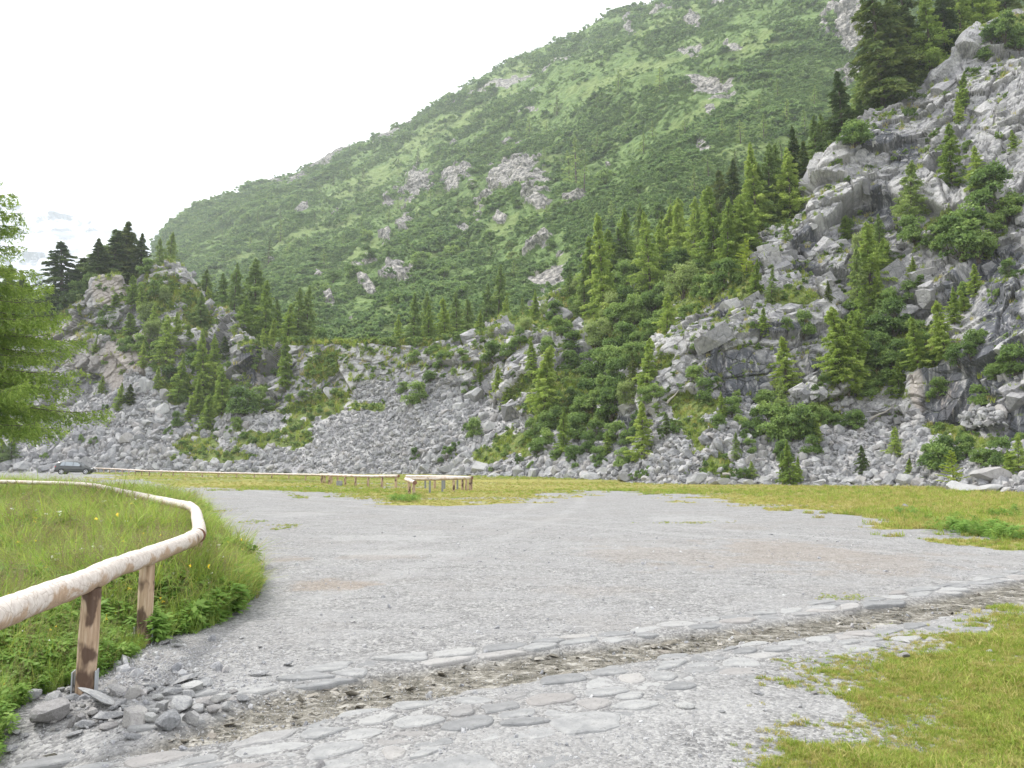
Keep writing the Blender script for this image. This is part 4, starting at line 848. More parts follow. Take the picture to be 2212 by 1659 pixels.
nd = N0.reshape(-1, 3)[ids]; nd = nd * np.sign(nd[:, 2:3] + 1e-6); nd = np.where((nd[:, 1:2] > .2), -nd, nd)
scatter('cliff_blocks', HV[ids] + nd * (.34 * ks[:, None]) * np.where(nd[:, 1:2] < 0, -1, -1) + [0, .25, 0] * ks[:, None], kr, kv, r_.integers(0, 8, NK), [block_mesh('block', 340 + i) for i in range(8)], 'sharp fractured granite blocks breaking out of the cliff faces', 'rock blocks')
# ledge plants and low growth
def tuft(name, seed, n, hgt, spread, wid, mat, droop=.5, seg=3, hs=.3):
    r = np.random.default_rng(seed); Vs, Fs, tn = [], [], []; o = 0
    for i in range(n):
        a = r.uniform(0, 2 * PI); rr_ = spread * math.sqrt(r.random()); b = np.array([rr_ * math.cos(a), rr_ * math.sin(a), 0.]); d = unit(np.array([r.normal(), r.normal(), 0.])); h = hgt * r.uniform(1 - hs * 1.6, 1 + hs); w_ = wid * r.uniform(.7, 1.3)
        l = np.cross(d, [0, 0, 1.]); dr = droop * r.uniform(.3, 1.3)
        s = np.linspace(0, 1, seg + 1); c = b + d * (h * dr * s ** 2)[:, None] + np.array([0, 0, 1.]) * (h * (s - .35 * dr * s ** 2.5))[:, None]; ww = w_ * (1 - s ** 1.6) + wid * .06
        V = np.concatenate([c - l * ww[:, None], c + l * ww[:, None]]); k = seg + 1
        Vs.append(V); Fs.append(np.array([[o + j, o + j + k, o + j + k + 1, o + j + 1] for j in range(seg)])); o += len(V); t0 = np.clip(r.normal(.5, .2), 0, 1); tn += [t0] * len(V)
    return mesh_np(name, np.concatenate(Vs), np.concatenate(Fs), [M[mat]], False, {'tint': np.array(tn)})
def herb(name, seed, n, hgt, ls, mat='herb'):
    r = np.random.default_rng(seed); C, A, B, tn = [], [], [], []
    for i in range(n):
        a = r.uniform(0, 2 * PI); q = r.random(); z = hgt * r.uniform(.15, 1); rad = hgt * .45 * math.sqrt(q) * (1.1 - .5 * z / hgt); d = np.array([math.cos(a), math.sin(a), r.uniform(-.35, .25)]); d = unit(d); l = ls * r.uniform(.6, 1.3)
        C.append([rad * d[0], rad * d[1], z]); A.append(d * l); B.append(unit(np.cross(d, [0, 0, 1.])) * l * r.uniform(.4, .6)); tn.append(np.clip(r.normal(.5, .2), 0, 1))
    V, Fq = quads_mesh(np.array(C), np.array(A), np.array(B)); return mesh_np(name, V, Fq, [M[mat]], False, {'tint': np.repeat(tn, 4)})
grassT = [tuft('tuft', 400 + i, 26, 1.0, .38, .035, 'grass', .6) for i in range(2)] + [tuft('tuft', 410, 26, 1.0, .4, .03, 'grassdry', .8)]
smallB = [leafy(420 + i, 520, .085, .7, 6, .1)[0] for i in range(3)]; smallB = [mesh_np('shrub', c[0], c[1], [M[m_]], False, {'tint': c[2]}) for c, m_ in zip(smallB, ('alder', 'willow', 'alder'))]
vw = (sst(veg, .28, .6) * infr * sst(TT, 1.0, 1.1) * (1 - sst(TT, 6.2, 6.6))).reshape(-1); NL = 15000; ids = r_.choice(len(HV), NL, p=vw / vw.sum()); wh = r_.choice(6, NL, p=[.28, .26, .16, .12, .06, .12])
sc_ = np.where(wh < 3, r_.uniform(.25, .6, NL), r_.uniform(.25, .75, NL))[:, None] * r_.uniform(.85, 1.15, (NL, 3)); dsc = (HV[ids][:, 1] / 75).clip(.75, 1.6)[:, None]
scatter('ledge_undergrowth', HV[ids] - [0, 0, .08], eul(NL, r_, False), sc_ * dsc, wh, grassT + smallB, 'grass tufts and tiny shrubs sprouting from ledges and joints of the rock', 'undergrowth')
# the alder and rhododendron cover of the mountain
MVt = S2d.reshape(-1, 3); mw_ = ((v2 > .35) * (U2 > 330) * (U2 < 2320) * (T2 > .8) * (T2 < 5.0) * (.22 + sst(fbm(S2, 26, 5, 777), -.2, .2)) * (1 - .75 * dry2)).reshape(-1) * np.where(V2.reshape(-1) < -60, 0, 1); NM = 58000
ids = r_.choice(len(MVt), NM, p=mw_ / mw_.sum()); dist = MVt[ids][:, 1]; patch = sst(fbm(MVt[ids], 20, 3, 780), -.35, .4)
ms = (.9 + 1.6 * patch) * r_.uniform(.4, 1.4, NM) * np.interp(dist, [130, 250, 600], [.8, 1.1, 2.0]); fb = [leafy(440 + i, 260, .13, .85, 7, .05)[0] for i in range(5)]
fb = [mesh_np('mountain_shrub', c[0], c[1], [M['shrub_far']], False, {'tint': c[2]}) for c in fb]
scatter('mountain_shrubbery', MVt[ids] - [0, 0, .1], eul(NM, r_, False), ms[:, None] * r_.uniform(.8, 1.2, (NM, 3)) * [1, 1, .85], r_.integers(0, 5, NM), fb, 'dense low alder scrub covering the green mountainside', 'shrubbery')

# ================================================================== FENCES
def mat_log():
    t = NT('peeled_log'); tc = t.n('TexCoord').outputs['Object']; oi = t.n('ObjectInfo').outputs['Random']
    a = t.noise(t.mp(tc, (1, 1, 1)), 3.2, 6, .7, .8); b = t.voro(t.mp(tc, (1, 1, 1)), 13.0, 'DISTANCE_TO_EDGE'); c = t.noise(tc, 26, 4, .7)
    up = t.n('SeparateXYZ', ins={'Vector': t.n('NewGeometry').outputs['Normal']}).outputs[2]
    w = t.step(t.math('ADD', a, t.math('MULTIPLY', up, .16)), .44, .56)
    col = t.mix(w, t.ramp(c, [(.3, (.36, .245, .16)), (.7, (.50, .37, .26))]), t.ramp(c, [(.3, (.50, .43, .38)), (.7, (.70, .64, .58))]))
    col = t.mix(t.math('MULTIPLY', t.step(b, .035, .0), .55), col, (.30, .22, .16))
    col = t.mix(t.math('MULTIPLY', t.step(t.noise(tc, 1.9, 4, .6), .64, .72), .85), col, (.10, .06, .04))
    return t.surf(col, .75, t.bump(t.math('ADD', c, t.math('MULTIPLY', t.math('MINIMUM', b, .05), 10)), .004, .7))
M['log'] = mat_log()
def mat_post():
    t = NT('post_wood'); tc = t.n('TexCoord').outputs['Object']
    g = t.noise(t.mp(tc, (14, 14, 1.0)), 2.5, 5, .7); k = t.noise(t.mp(t.pos(), (5, 5, 2.4)), 1.5, 3, .55, .3)
    col = t.ramp(g, [(.3, (.25, .165, .10)), (.5, (.42, .30, .20)), (.7, (.56, .44, .33))])
    col = t.mix(t.math('MULTIPLY', t.step(k, .50, .62), .9), col, (.075, .042, .03))
    return t.surf(col, .8, t.bump(g, .006, .8))
M['post'] = mat_post()
M['greypost'] = flat('weathered_post', (.22, .225, .225), .85); M['zinc'] = flat('galvanised_steel', (.50, .53, .56), .45, metal=.7)
M['logend'] = flat('cut_log_end', (.20, .10, .07), .9)
def catmull(pts, n=8):
    p = np.array(pts, float); p = np.concatenate([2 * p[:1] - p[1:2], p, 2 * p[-1:] - p[-2:-1]]); out = []
    for i in range(1, len(p) - 2):
        for t_ in np.linspace(0, 1, n, endpoint=False):
            a, b, c, d = p[i - 1:i + 3]; out.append(.5 * (2 * b + (c - a) * t_ + (2 * a - 5 * b + 4 * c - d) * t_ ** 2 + (3 * b - 3 * c + d - a) * t_ ** 3))
    out.append(p[-2]); return np.array(out)
def log_rail(name, pts, rad, parent, seed=0, n=10, endcap=True, taper=None, sides=16):
    c = catmull(pts, n); r = rad * (1 + .09 * fbm(np.stack([np.arange(len(c)) * .55, np.zeros(len(c)) + seed, np.zeros(len(c))], -1), 1, 3, seed))
    if taper: r = r * np.linspace(1, taper, len(c))
    V, Fq = tube(c, r, sides); V = V + (.004 * fbm(V, .09, 3, seed + 5))[:, None] * unit(V - np.repeat(c, sides, 0))
    me = mesh_np('rail', V, Fq, [M['log']], True); bm = bmesh.new(); bm.from_mesh(me); bmesh.ops.holes_fill(bm, edges=[e for e in bm.edges if e.is_boundary]); 
    bm.to_mesh(me); bm.free(); me.materials.append(M['logend'])
    for pl in me.polygons:
        if len(pl.vertices) > 4: pl.material_index = 1; pl.use_smooth = False
    o = link(name, me, parent); o.location = -Vector(parent.location); return o
def post(x, y, z0, z1, rad, parent, mat='post', bracket=False, lean=(0, 0), seg=9):
    z = np.linspace(z0, z1, seg); c = np.stack([lean[0] * (z - z0), lean[1] * (z - z0), z], -1); r = rad * (1.03 - .06 * (z - z0) / (z1 - z0)) * (1 + .03 * np.sin(z * 11 + x * 3))
    V, Fq = tube(c, r, 14); o = link('post', mesh_np('post', V, Fq, [M[mat]], True), parent); o.location = Vector((x, y, 0)) - Vector(parent.location)
    if bracket:     # two galvanised plates that clasp the foot
        for s in (-1, 1):
            bm = bmesh.new(); bmesh.ops.create_cube(bm, size=1)
            for v in bm.verts: v.co = Vector((v.co.x * .010 + s * (rad + .008), v.co.y * .085, v.co.z * .30 + z0 + .22))
            bmesh.ops.bevel(bm, geom=bm.edges[:], offset=.003, segments=1, affect='EDGES'); me = bpy.data.meshes.new('bracket'); bm.to_mesh(me); bm.free(); me.materials.append(M['zinc']); b = link('bracket', me, o)
            b.rotation_euler = (0, 0, .25)
    return o
nf = empty('log_fence', (-3.1, 5.5, 0)); tag(nf, 'near barrier of thick peeled log rails curving along the weedy meadow on the left', 'fence')
zr = .765
RV = [(0, 1326), (79, 1295), (178, 1258), (248, 1226), (310, 1205), (373, 1181), (414, 1164), (430, 1150)]
RV2 = [(428, 1157), (430, 1140), (426, 1121), (422, 1103), (408, 1092)]
RV3 = [(414, 1094), (373, 1086), (310, 1073), (248, 1059), (207, 1050), (166, 1046), (83, 1043), (0, 1041), (-120, 1039)]
def RP(l, dz=0): 
    return [G(u, v, zr + dz) for u, v in l]
first = RP(RV); d0 = first[0] - first[2]; first = [first[0] + d0 * 3.0 + np.array([.25, 0, 0]), first[0] + d0 * 1.2] + first
log_rail('rail', first, .083, nf, 1, 10, sides=28); log_rail('rail', RP(RV2), .080, nf, 2, 8, sides=20); log_rail('rail', RP(RV3), .080, nf, 3, 8)
for (u, v, br) in [(182, 1496, True), (310, 1390, True), (423, 1283, False), (411, 1185, False), (366, 1160, False), (285, 1127, False), (205, 1096, False), (120, 1088, False), (20, 1082, False)]:
    g = G(u, v); post(float(g[0]), float(g[1]), -.22, zr - .055, .066, nf, bracket=br, lean=(.015 * (u % 3 - 1), .01))
post(-3.35, 3.6, -.3, zr - .05, .066, nf)

ff = empty('log_fence', (*G(450, 1036)[:2], 0)); tag(ff, 'long thin log fence running across the far grass beside the parked car', 'fence')
FB = [(196, 1023.6, .70), (230, 1025, .68), (271, 1028, .66), (314, 1031.5, .64), (365, 1033.5, .62), (419, 1035, .60), (472, 1036.5, .58), (530, 1038, .57), (587, 1039.5, .56), (640, 1041, .56), (676, 1042, .56), (700, 1043, .56)]
fbase = [np.append(G(u, v)[:2], z) for u, v, z in FB]; log_rail('rail', fbase, .075, ff, 11, 6, sides=10)
cf = catmull(fbase, 6); dd_ = 0
for a, b in zip(cf[:-1], cf[1:]):
    L = np.linalg.norm(b - a); dd_ += L
    if dd_ > 2.05: dd_ = 0; post(float(b[0]), float(b[1]), -.2, float(b[2]) - .05, .055, ff, seg=4)
f2 = empty('log_fence', (*G(775, 1050)[:2], 0)); tag(f2, 'short log fence with five front posts ending at the gap in the middle', 'fence')
log_rail('rail', [np.append(G(u, v)[:2], z) for u, v, z in [(692, 1045, .62), (740, 1048.5, .63), (795, 1052, .65), (861, 1054.5, .70)]], .09, f2, 12, 6, sides=12)
log_rail('rail', [np.append(G(u, v)[:2], z) for u, v, z in [(700, 1043, .57), (693, 1045, .60)]], .08, f2, 13, 4, sides=12)
for u, v in [(695, 1045), (701, 1044), (711.5, 1047), (716, 1045.5), (729, 1047), (745.6, 1049), (768, 1050.6), (795, 1052), (825, 1053.4), (855, 1054.5)]:
    g = G(u, v); post(float(g[0]), float(g[1]), -.2, .60, .075, f2, seg=5)
f3 = empty('log_fence', (*G(930, 1064)[:2], 0)); tag(f3, 'loop of thick log rails on wood and grey posts with its cut end forward', 'fence')
def g3(u, v, z): return np.append(G(u, v)[:2], z)
A0, A1 = g3(878, 1053, .66), g3(1020, 1059, .67); B0, C0 = g3(877, 1063.5, .66), g3(896, 1075, .645)
log_rail('rail', [A0, (A0 + A1) / 2 + [0, 0, .015], A1], .085, f3, 14, 6, sides=14); log_rail('rail', [B0, (B0 * .5 + A1 * .5) + [0, -.5, -.01], A1 - [.1, .25, .0]], .082, f3, 15, 6, sides=14); log_rail('rail', [B0 + [-.03, .1, 0], C0], .09, f3, 16, 6, sides=18)
for u, v, m in [(884, 1066, 'post'), (893.5, 1074, 'post'), (928.4, 1064.5, 'greypost'), (955.6, 1063, 'greypost'), (980, 1061, 'post'), (1015, 1059, 'post'), (883, 1053.5, 'post'), (918.6, 1054.5, 'greypost'), (939, 1055.5, 'post'), (960, 1056.5, 'greypost'), (988, 1057.5, 'greypost'), (998.5, 1058.5, 'post'), (1007, 1059, 'post'), (1018, 1059, 'post')]:
    g = G(u, v); post(float(g[0]), float(g[1]), -.2, .60, .07 if m == 'post' else .055, f3, m, seg=5)
def rbox(name, sx, sy, sz, bev, mat, loc, rz=0, parent=None, seg=2):
    bm = bmesh.new(); bmesh.ops.create_cube(bm, size=1)
    for v in bm.verts: v.co = Vector((v.co.x * sx, v.co.y * sy, v.co.z * sz))
    bmesh.ops.bevel(bm, geom=bm.edges[:], offset=bev, segments=seg, affect='EDGES'); me = bpy.data.meshes.new(name); bm.to_mesh(me); bm.free(); me.materials.append(mat)
    o = link(name, me, parent, loc); o.rotation_euler = (0, 0, rz); return o
g = G(733, 1050); tag(rbox('concrete_block', .38, .3, .36, .03, M['slab'], (float(g[0]), float(g[1]), .15), .2), 'small pale concrete block standing in the grass by the short fence', 'block')

# ================================================================== PARKED CAR
def build_car(loc, rz):
    paint = NT('car_paint'); paint.surf((.035, .038, .036), .35, spec=.5, **{'Coat Weight': .6, 'Coat Roughness': .08}); glass = NT('car_glass'); glass.surf((.27, .30, .32), .12, spec=.8, metal=.5)
    dark = flat('black_plastic', (.02, .02, .02), .7); red = flat('red_lamp', (.55, .03, .03), .3); alloy = flat('alloy', (.62, .62, .64), .35, metal=.6); lamp = flat('clear_lamp', (.75, .76, .78), .2); white = flat('number_plate', (.75, .75, .72), .5)
    r = empty('parked_car', loc, rz); tag(r, 'dark grey five-door hatchback parked on the gravel track below the left knoll', 'car')
    # stations along x (rear -2.05 ... front 2.05): x, half width at belt, z sill, z belt, roof half width, z roof
    st = [(-2.06, .70, .42, .78, .62, .80), (-2.04, .80, .30, .93, .68, 1.04), (-1.93, .85, .24, .97, .60, 1.36), (-1.62, .865, .22, .98, .58, 1.50), (-1.1, .87, .21, .97, .60, 1.54), (-.5, .872, .21, .95, .61, 1.55), (.1, .872, .21, .93, .61, 1.52), (.5, .872, .21, .92, .59, 1.40), (.85, .868, .21, .90, .62, 1.10), (1.12, .86, .21, .885, .70, .93), (1.5, .84, .22, .82, .68, .84), (1.85, .77, .25, .70, .60, .72), (2.03, .62, .30, .58, .48, .60), (2.07, .52, .38, .50, .40, .51)]
    V, Fs = [], []
    for x, w, zs, zb, wr, zr_ in st:
        ring = [(-w * .92, zs), (-w, zs + .10), (-w * 1.01, (zs + zb) / 2), (-w, zb), (-wr, zr_ - .03), (-wr * .8, zr_), (0, zr_ + .012), (wr * .8, zr_), (wr, zr_ - .03), (w, zb), (w * 1.01, (zs + zb) / 2), (w, zs + .10), (w * .92, zs)]
        V += [(x, a, b) for a, b in ring]
    n = 13; bm = bmesh.new(); vs = [bm.verts.new(v) for v in V]
    for i in range(len(st) - 1):
        for j in range(n): bm.faces.new([vs[i * n + j], vs[(i + 1) * n + j], vs[(i + 1) * n + (j + 1) % n], vs[i * n + (j + 1) % n]])
    bm.faces.new(vs[:n]); bm.faces.new(vs[-n:][::-1]); bmesh.ops.recalc_face_normals(bm, faces=bm.faces)
    for f in bm.faces: f.smooth = True
    me = bpy.data.meshes.new('body'); bm.to_mesh(me); bm.free(); me.materials.append(paint.m); body = link('body', me, r)
    md = body.modifiers.new('s', 'SUBSURF'); md.levels = md.render_levels = 1
    def ip(x, k): return float(np.interp(x, [s[0] for s in st], [s[k] for s in st]))
    def side_pt(x, f, s, off=.035):      # point on the glasshouse side at height fraction f between belt and roof
        w, zb, wr, zt = ip(x, 1), ip(x, 3), ip(x, 4), ip(x, 5) - .03; return (x, s * (w + (wr - w) * f + off), zb + (zt - zb) * f)
    for s in (-1, 1):
        for x0, x1, a, b in ((-1.45, -.98, -1.3, -.98), (-.92, -.12, -.92, -.12), (-.05, .80, -.05, .42)):
            q = [side_pt(x0, .08, s), side_pt(x1, .08, s), side_pt(b, .88, s), side_pt(a, .88, s)]; me = bpy.data.meshes.new('window'); me.from_pydata(q, [], [(0, 1, 2, 3)]); me.materials.append(glass.m); me.update()
            o = link('window', me, r); m_ = o.modifiers.new('t', 'SOLIDIFY'); m_.thickness = .01; m_.offset = 0
        rbox('door_mirror', .14, .16, .11, .03, paint.m, (.72, s * .97, .98), 0, r); rbox('side_moulding', 2.2, .02, .05, .008, dark, (-.2, s * .888, .56), 0, r, 1)
        for nm_, x in (('door_handle', -.62), ('door_handle', .22)): rbox(nm_, .16, .03, .03, .008, paint.m, (x, s * .885, .82), 0, r, 1)
        rbox('tail_light', .20, .16, .26, .03, red, (-1.93, s * .73, .86), 0, r); rbox('headlight', .26, .24, .13, .03, lamp, (1.84, s * .60, .66), -s * .3, r)
        for x in (-1.28, 1.30):
            wl = empty('wheel', (x, s * .80, .315)); wl.parent = r
            bm = bmesh.new(); bmesh.ops.create_cone(bm, segments=28, radius1=.315, radius2=.315, depth=.20, cap_ends=True); bmesh.ops.bevel(bm, geom=[e for e in bm.edges if abs(e.verts[0].co.z - e.verts[1].co.z) < 1e-4], offset=.03, segments=2, affect='EDGES'); me = bpy.data.meshes.new('tyre'); bm.to_mesh(me); bm.free(); me.materials.append(dark); ty = link('tyre', me, wl); ty.rotation_euler = (PI / 2, 0, 0)
            bm = bmesh.new(); 
            for k in range(5):
                mm_ = bmesh.ops.create_cube(bm, size=1)['verts']
                for v in mm_: rr_ = .12 + v.co.x * .20; a = k * 2 * PI / 5; ww = v.co.y * (.075 if v.co.x < 0 else .05); v.co = Vector((rr_ * math.cos(a) - ww * math.sin(a), v.co.z * .03, rr_ * math.sin(a) + ww * math.cos(a)))
            me = bpy.data.meshes.new('rim'); bm.to_mesh(me); bm.free(); me.materials.append(alloy); ri = link('rim', me, wl, (0, s * .105, 0))
            V2_, F2_ = tube([[0, -.02, 0], [0, .02, 0]], [.215, .215], 28); V2i, F2i = tube([[0, -.02, 0], [0, .02, 0]], [.185, .185], 28)
            nn = 28; Fr = np.array([[28 + j, 28 + (j + 1) % nn, 84 + (j + 1) % nn, 84 + j] for j in range(nn)] + [[j, (j + 1) % nn, 56 + (j + 1) % nn, 56 + j] for j in range(nn)]); link('rim_ring', mesh_np('rim_ring', np.concatenate([V2_, V2i]), np.concatenate([F2_, F2i + 56, Fr]), [alloy]), wl, (0, s * .10, 0))
            Va, Fa = tube([[0, s * .02, 0], [0, s * .065, 0]], [.36, .36], 28); ar = mesh_np('wheel_arch', np.concatenate([Va, [[0, s * .066, 0]]]), np.concatenate([Fa, np.array([[28 + j, 28 + (j + 1) % 28, 56, 56] for j in range(28)])]), [dark]); link('wheel_arch', ar, r, (x, s * .815, .34))
    me = bpy.data.meshes.new('rear_window'); me.from_pydata([(-2.04, -.58, 1.05), (-2.04, .58, 1.05), (-1.86, .50, 1.38), (-1.86, -.50, 1.38)], [], [(0, 1, 2, 3)]); me.materials.append(glass.m); o = link('rear_window', me, r); m_ = o.modifiers.new('t', 'SOLIDIFY'); m_.thickness = .02; m_.offset = 0
    me = bpy.data.meshes.new('windscreen'); me.from_pydata([(.98, -.62, .96), (.98, .62, .96), (.42, .50, 1.40), (.42, -.50, 1.40)], [], [(0, 1, 2, 3)]); me.materials.append(glass.m); o = link('windscreen', me, r, (.03, 0, .02)); m_ = o.modifiers.new('t', 'SOLIDIFY'); m_.thickness = .02; m_.offset = 0
    rbox('rear_bumper', .16, 1.56, .26, .05, paint.m, (-2.04, 0, .46), 0, r); rbox('front_bumper', .16, 1.45, .26, .05, paint.m, (2.02, 0, .40), 0, r); rbox('number_plate', .02, .50, .12, .008, white, (-2.085, 0, .74), 0, r, 1)
    return r
g = G(163, 1024.6); build_car((float(g[0]), float(g[1]), gh(float(g[0]), float(g[1]))), math.radians(14))

# ================================================================== BOULDERS
BM = [stone_mesh('boulder', 500 + i, 'boulder', 4, 1.0, 14, .03) for i in range(12)]; FMn = [stone_mesh('flat_stone', 540 + i, 'boulder', 3, .45, 10, .03) for i in range(5)]
rb_ = np.random.default_rng(9)
def boulder(u, v, w, h, name='boulder', flat_=False, sink=.18, near=False):
    hit = bvhG.ray_cast(Vector((0, 0, H)), Vector(ray(u, v))) if near else hitA(u, v)
    if hit[0] is None: return None
    g = hit[0]; dist = g.y; W = w / F * dist; Hh = h / F * dist
    o = link(name, (FMn if flat_ else BM)[int(rb_.integers(5 if flat_ else 12))])
    fk = .33 if flat_ else (.55 if near else .44); sz = Hh / 2 / fk * (1 / (1 - sink * .5)); sx = W / 1.45; o.scale = (sx, sx * rb_.uniform(.8, 1.1), max(sz, sx * .25)); o.rotation_euler = (rb_.normal(0, .18), rb_.normal(0, .18), rb_.uniform(0, 6.28)); o.location = (g.x, g.y + W * .25, g.z + Hh * (.5 - sink * .5)); return o
def label_row(objs, look, where, cat, group):
    where = where.replace('at the foot of the slope below the dark slab', 'below the dark slab').replace('in the row behind the parked car and fence', 'behind the parked car')
    objs = [o for o in objs if o]; objs.sort(key=lambda o: o.location.x / o.location.y)
    for j, o in enumerate(objs):
        lb = f"{look} {where}" + (f", {ordn(j)} from the left" if len(objs) > 1 else '')
        if len(lb.split()) > 16: lb = lb.replace(' from the left', ' from left')
        if len(lb.split()) > 16: lb = lb.replace('pale grey granite', 'grey')
        tag(o, lb, cat, group)
BIG = {'on the grass edge below the right cliff': [(1962, 1048, 40, 28), (1931, 1048, 27, 20), (2079, 1069, 57, 32), (2143, 1064, 43, 18), (2150, 1046, 66, 44), (2013, 1068, 26, 10), (1958, 1097, 14, 8), (2180, 1063, 30, 12), (2110, 1058, 22, 12), (2208, 1046, 26, 20)],
 'at the foot of the right rubble slope': [(1739, 1036, 23, 23), (1845, 1048, 27, 20), (1864, 1046, 22, 16), (1708, 1050, 23, 8), (1774, 1048, 23, 12), (1800, 1050, 20, 9), (1895, 1048, 24, 16), (1820, 1040, 16, 14), (1880, 1035, 16, 12), (1760, 1030, 14, 12), (1910, 1030, 18, 14), (1720, 1015, 14, 14), (1990, 1046, 20, 14)],
 'at the foot of the slope below the dark slab': [(1559, 1048, 35, 13), (1509, 1047, 43, 20), (1454, 1041, 20, 16), (1618, 1048, 20, 12), (1640, 1045, 22, 14), (1585, 1046, 18, 10), (1480, 1043, 20, 12), (1535, 1040, 16, 12), (1430, 1041, 22, 14), (1660, 1049, 18, 9)],
 'at the foot of the bushy slope': [(1276, 1040, 34, 22), (1302, 1030, 27, 19), (1312, 1041, 24, 14), (1354, 1040, 33, 17), (1154, 1032, 30, 22), (1120, 1028, 22, 24), (1201, 1029, 22, 26), (1185, 1014, 18, 20), (1068, 1035, 30, 11), (1034, 1020, 36, 21), (1299, 1010, 13, 18), (1230, 1035, 22, 14), (1250, 1038, 18, 12), (1100, 1031, 20, 12), (1140, 1020, 16, 16), (1175, 1034, 18, 12), (1380, 1036, 18, 12), (1400, 1042, 22, 13), (1330, 1030, 16, 12), (1090, 1018, 18, 14)],
 'on the scree under the quarry rim': [(777, 1016, 24, 16), (906, 892, 20, 17), (1023, 872, 42, 34), (992, 887, 24, 20), (921, 1020, 32, 18), (968, 1020, 39, 20), (1000, 1024, 26, 14), (940, 1003, 28, 16), (880, 1018, 20, 12), (1010, 1005, 24, 16), (950, 1030, 24, 9), (860, 1024, 18, 10), (1045, 905, 24, 18), (1060, 930, 30, 20), (970, 865, 16, 12), (820, 1018, 14, 10), (735, 1018, 14, 9), (711, 861, 22, 27), (602, 857, 29, 34), (690, 845, 16, 16), (640, 862, 14, 12)],
 'in the scree below the left knoll': [(273, 959, 34, 22), (314, 922, 29, 18), (405, 922, 16, 12), (489, 948, 18, 18), (314, 853, 26, 42), (345, 905, 26, 30), (355, 865, 24, 30), (240, 940, 20, 12), (200, 960, 18, 12), (420, 955, 18, 14), (330, 880, 24, 20), (375, 890, 20, 16), (290, 900, 18, 12), (180, 935, 16, 10), (150, 965, 18, 10), (455, 975, 16, 10), (250, 985, 20, 10), (120, 950, 16, 10), (350, 975, 16, 10), (300, 960, 16, 12)],
 'in the row behind the parked car and fence': [(190, 1009, 30, 23), (388, 1016, 20, 15), (11, 1016, 34, 19), (51, 1016, 47, 19), (91, 1020, 30, 15), (237, 1014, 16, 16), (262, 1016, 30, 16), (335, 1016, 20, 16), (215, 1016, 16, 14), (300, 1019, 18, 13), (420, 1019, 20, 11), (450, 1017, 16, 12), (480, 1020, 20, 10), (515, 1018, 18, 12), (550, 1021, 22, 11), (585, 1018, 16, 12), (620, 1022, 18, 9), (360, 1020, 16, 10), (130, 1012, 22, 14), (150, 1004, 18, 12), (30, 1002, 26, 14), (75, 1003, 22, 12), (650, 1020, 16, 10), (690, 1024, 14, 8)],
 'on top of the slope above the quarry': [(1195, 664, 44, 21), (1210, 690, 50, 30), (1060, 738, 26, 12), (1165, 590, 18, 8), (1200, 595, 20, 9), (1225, 590, 16, 8)]}
for reg, lst in BIG.items(): label_row([boulder(*a) for a in lst], 'pale grey granite boulder', reg, 'boulder', 'boulders ' + reg)
NEARS = [(96, 1566, 78, 46), (205, 1529, 128, 20, 1), (98, 1498, 42, 20), (64, 1516, 34, 24), (109, 1520, 40, 23), (150, 1498, 30, 16), (148, 1514, 34, 13), (194, 1507, 41, 11, 1), (248, 1504, 42, 20), (285, 1509, 33, 24), (394, 1477, 62, 16, 1), (442, 1479, 40, 12, 1), (369, 1507, 34, 20), (408, 1500, 52, 24), (401, 1511, 28, 18), (285, 1570, 58, 35), (324, 1570, 28, 30), (362, 1577, 58, 37), (410, 1568, 34, 30), (255, 1527, 26, 14), (196, 1550, 23, 20), (171, 1561, 23, 16), (150, 1573, 21, 18), (178, 1575, 30, 18), (228, 1559, 46, 20), (349, 1534, 25, 18), (387, 1536, 45, 25), (426, 1539, 30, 16), (440, 1527, 32, 16), (458, 1543, 27, 18), (474, 1520, 34, 20), (485, 1534, 25, 16), (32, 1520, 50, 16), (128, 1495, 20, 9), (160, 1591, 34, 12, 1), (228, 1577, 36, 11), (280, 1598, 30, 12, 1), (30, 1589, 20, 13), (20, 1625, 28, 13), (50, 1595, 18, 12), (315, 1500, 26, 14), (340, 1515, 24, 14), (330, 1490, 22, 10), (300, 1535, 24, 12), (330, 1545, 24, 14), (270, 1540, 22, 14), (560, 1462, 34, 10, 1), (620, 1440, 24, 8, 1), (500, 1500, 20, 10), (520, 1515, 26, 12), (240, 1480, 18, 8), (420, 1455, 16, 7), (355, 1392, 24, 10), (380, 1398, 16, 8), (520, 1380, 12, 6), (560, 1400, 12, 5)]
for _ in range(44):
    a_ = rb_.uniform(0, 2 * PI); q_ = math.sqrt(rb_.random()); w0 = 9 + 9 * rb_.pareto(2.5); w0 = min(w0, 34)
    NEARS.append((275 + 215 * q_ * math.cos(a_), 1535 + 52 * q_ * math.sin(a_) - (275 + 215 * q_ * math.cos(a_) - 275) * .12, w0, w0 * rb_.uniform(.4, .75)))
BM0, FM0 = BM, FMn; BM = [stone_mesh('stone', 560 + i, 'stone', 3, 1.0, 13, .03) for i in range(12)]; FMn = [stone_mesh('flat_stone', 580 + i, 'stone', 3, .5, 11, .03) for i in range(5)]
label_row([boulder(a[0], a[1], a[2], a[3], 'stone', len(a) > 4, .15, True) for a in NEARS], 'grey broken stone', 'heaped where the channel meets the near fence', 'stone', 'loose stones beside the near fence')
label_row([boulder(u, v, w_, h_, 'stone', True, .45, True) for u, v, w_, h_ in [(1955, 1423, 40, 12), (2010, 1416, 20, 8), (1760, 1500, 14, 7), (1910, 1400, 22, 7), (1480, 1530, 34, 10), (1720, 1470, 30, 9), (1780, 1475, 20, 8), (1960, 1388, 18, 6), (2140, 1410, 16, 8), (1640, 1500, 20, 8), (1560, 1540, 14, 6)]], 'flat pale stone', 'lying in the grass and gravel at lower right', 'stone', 'flat stones at the lower right')
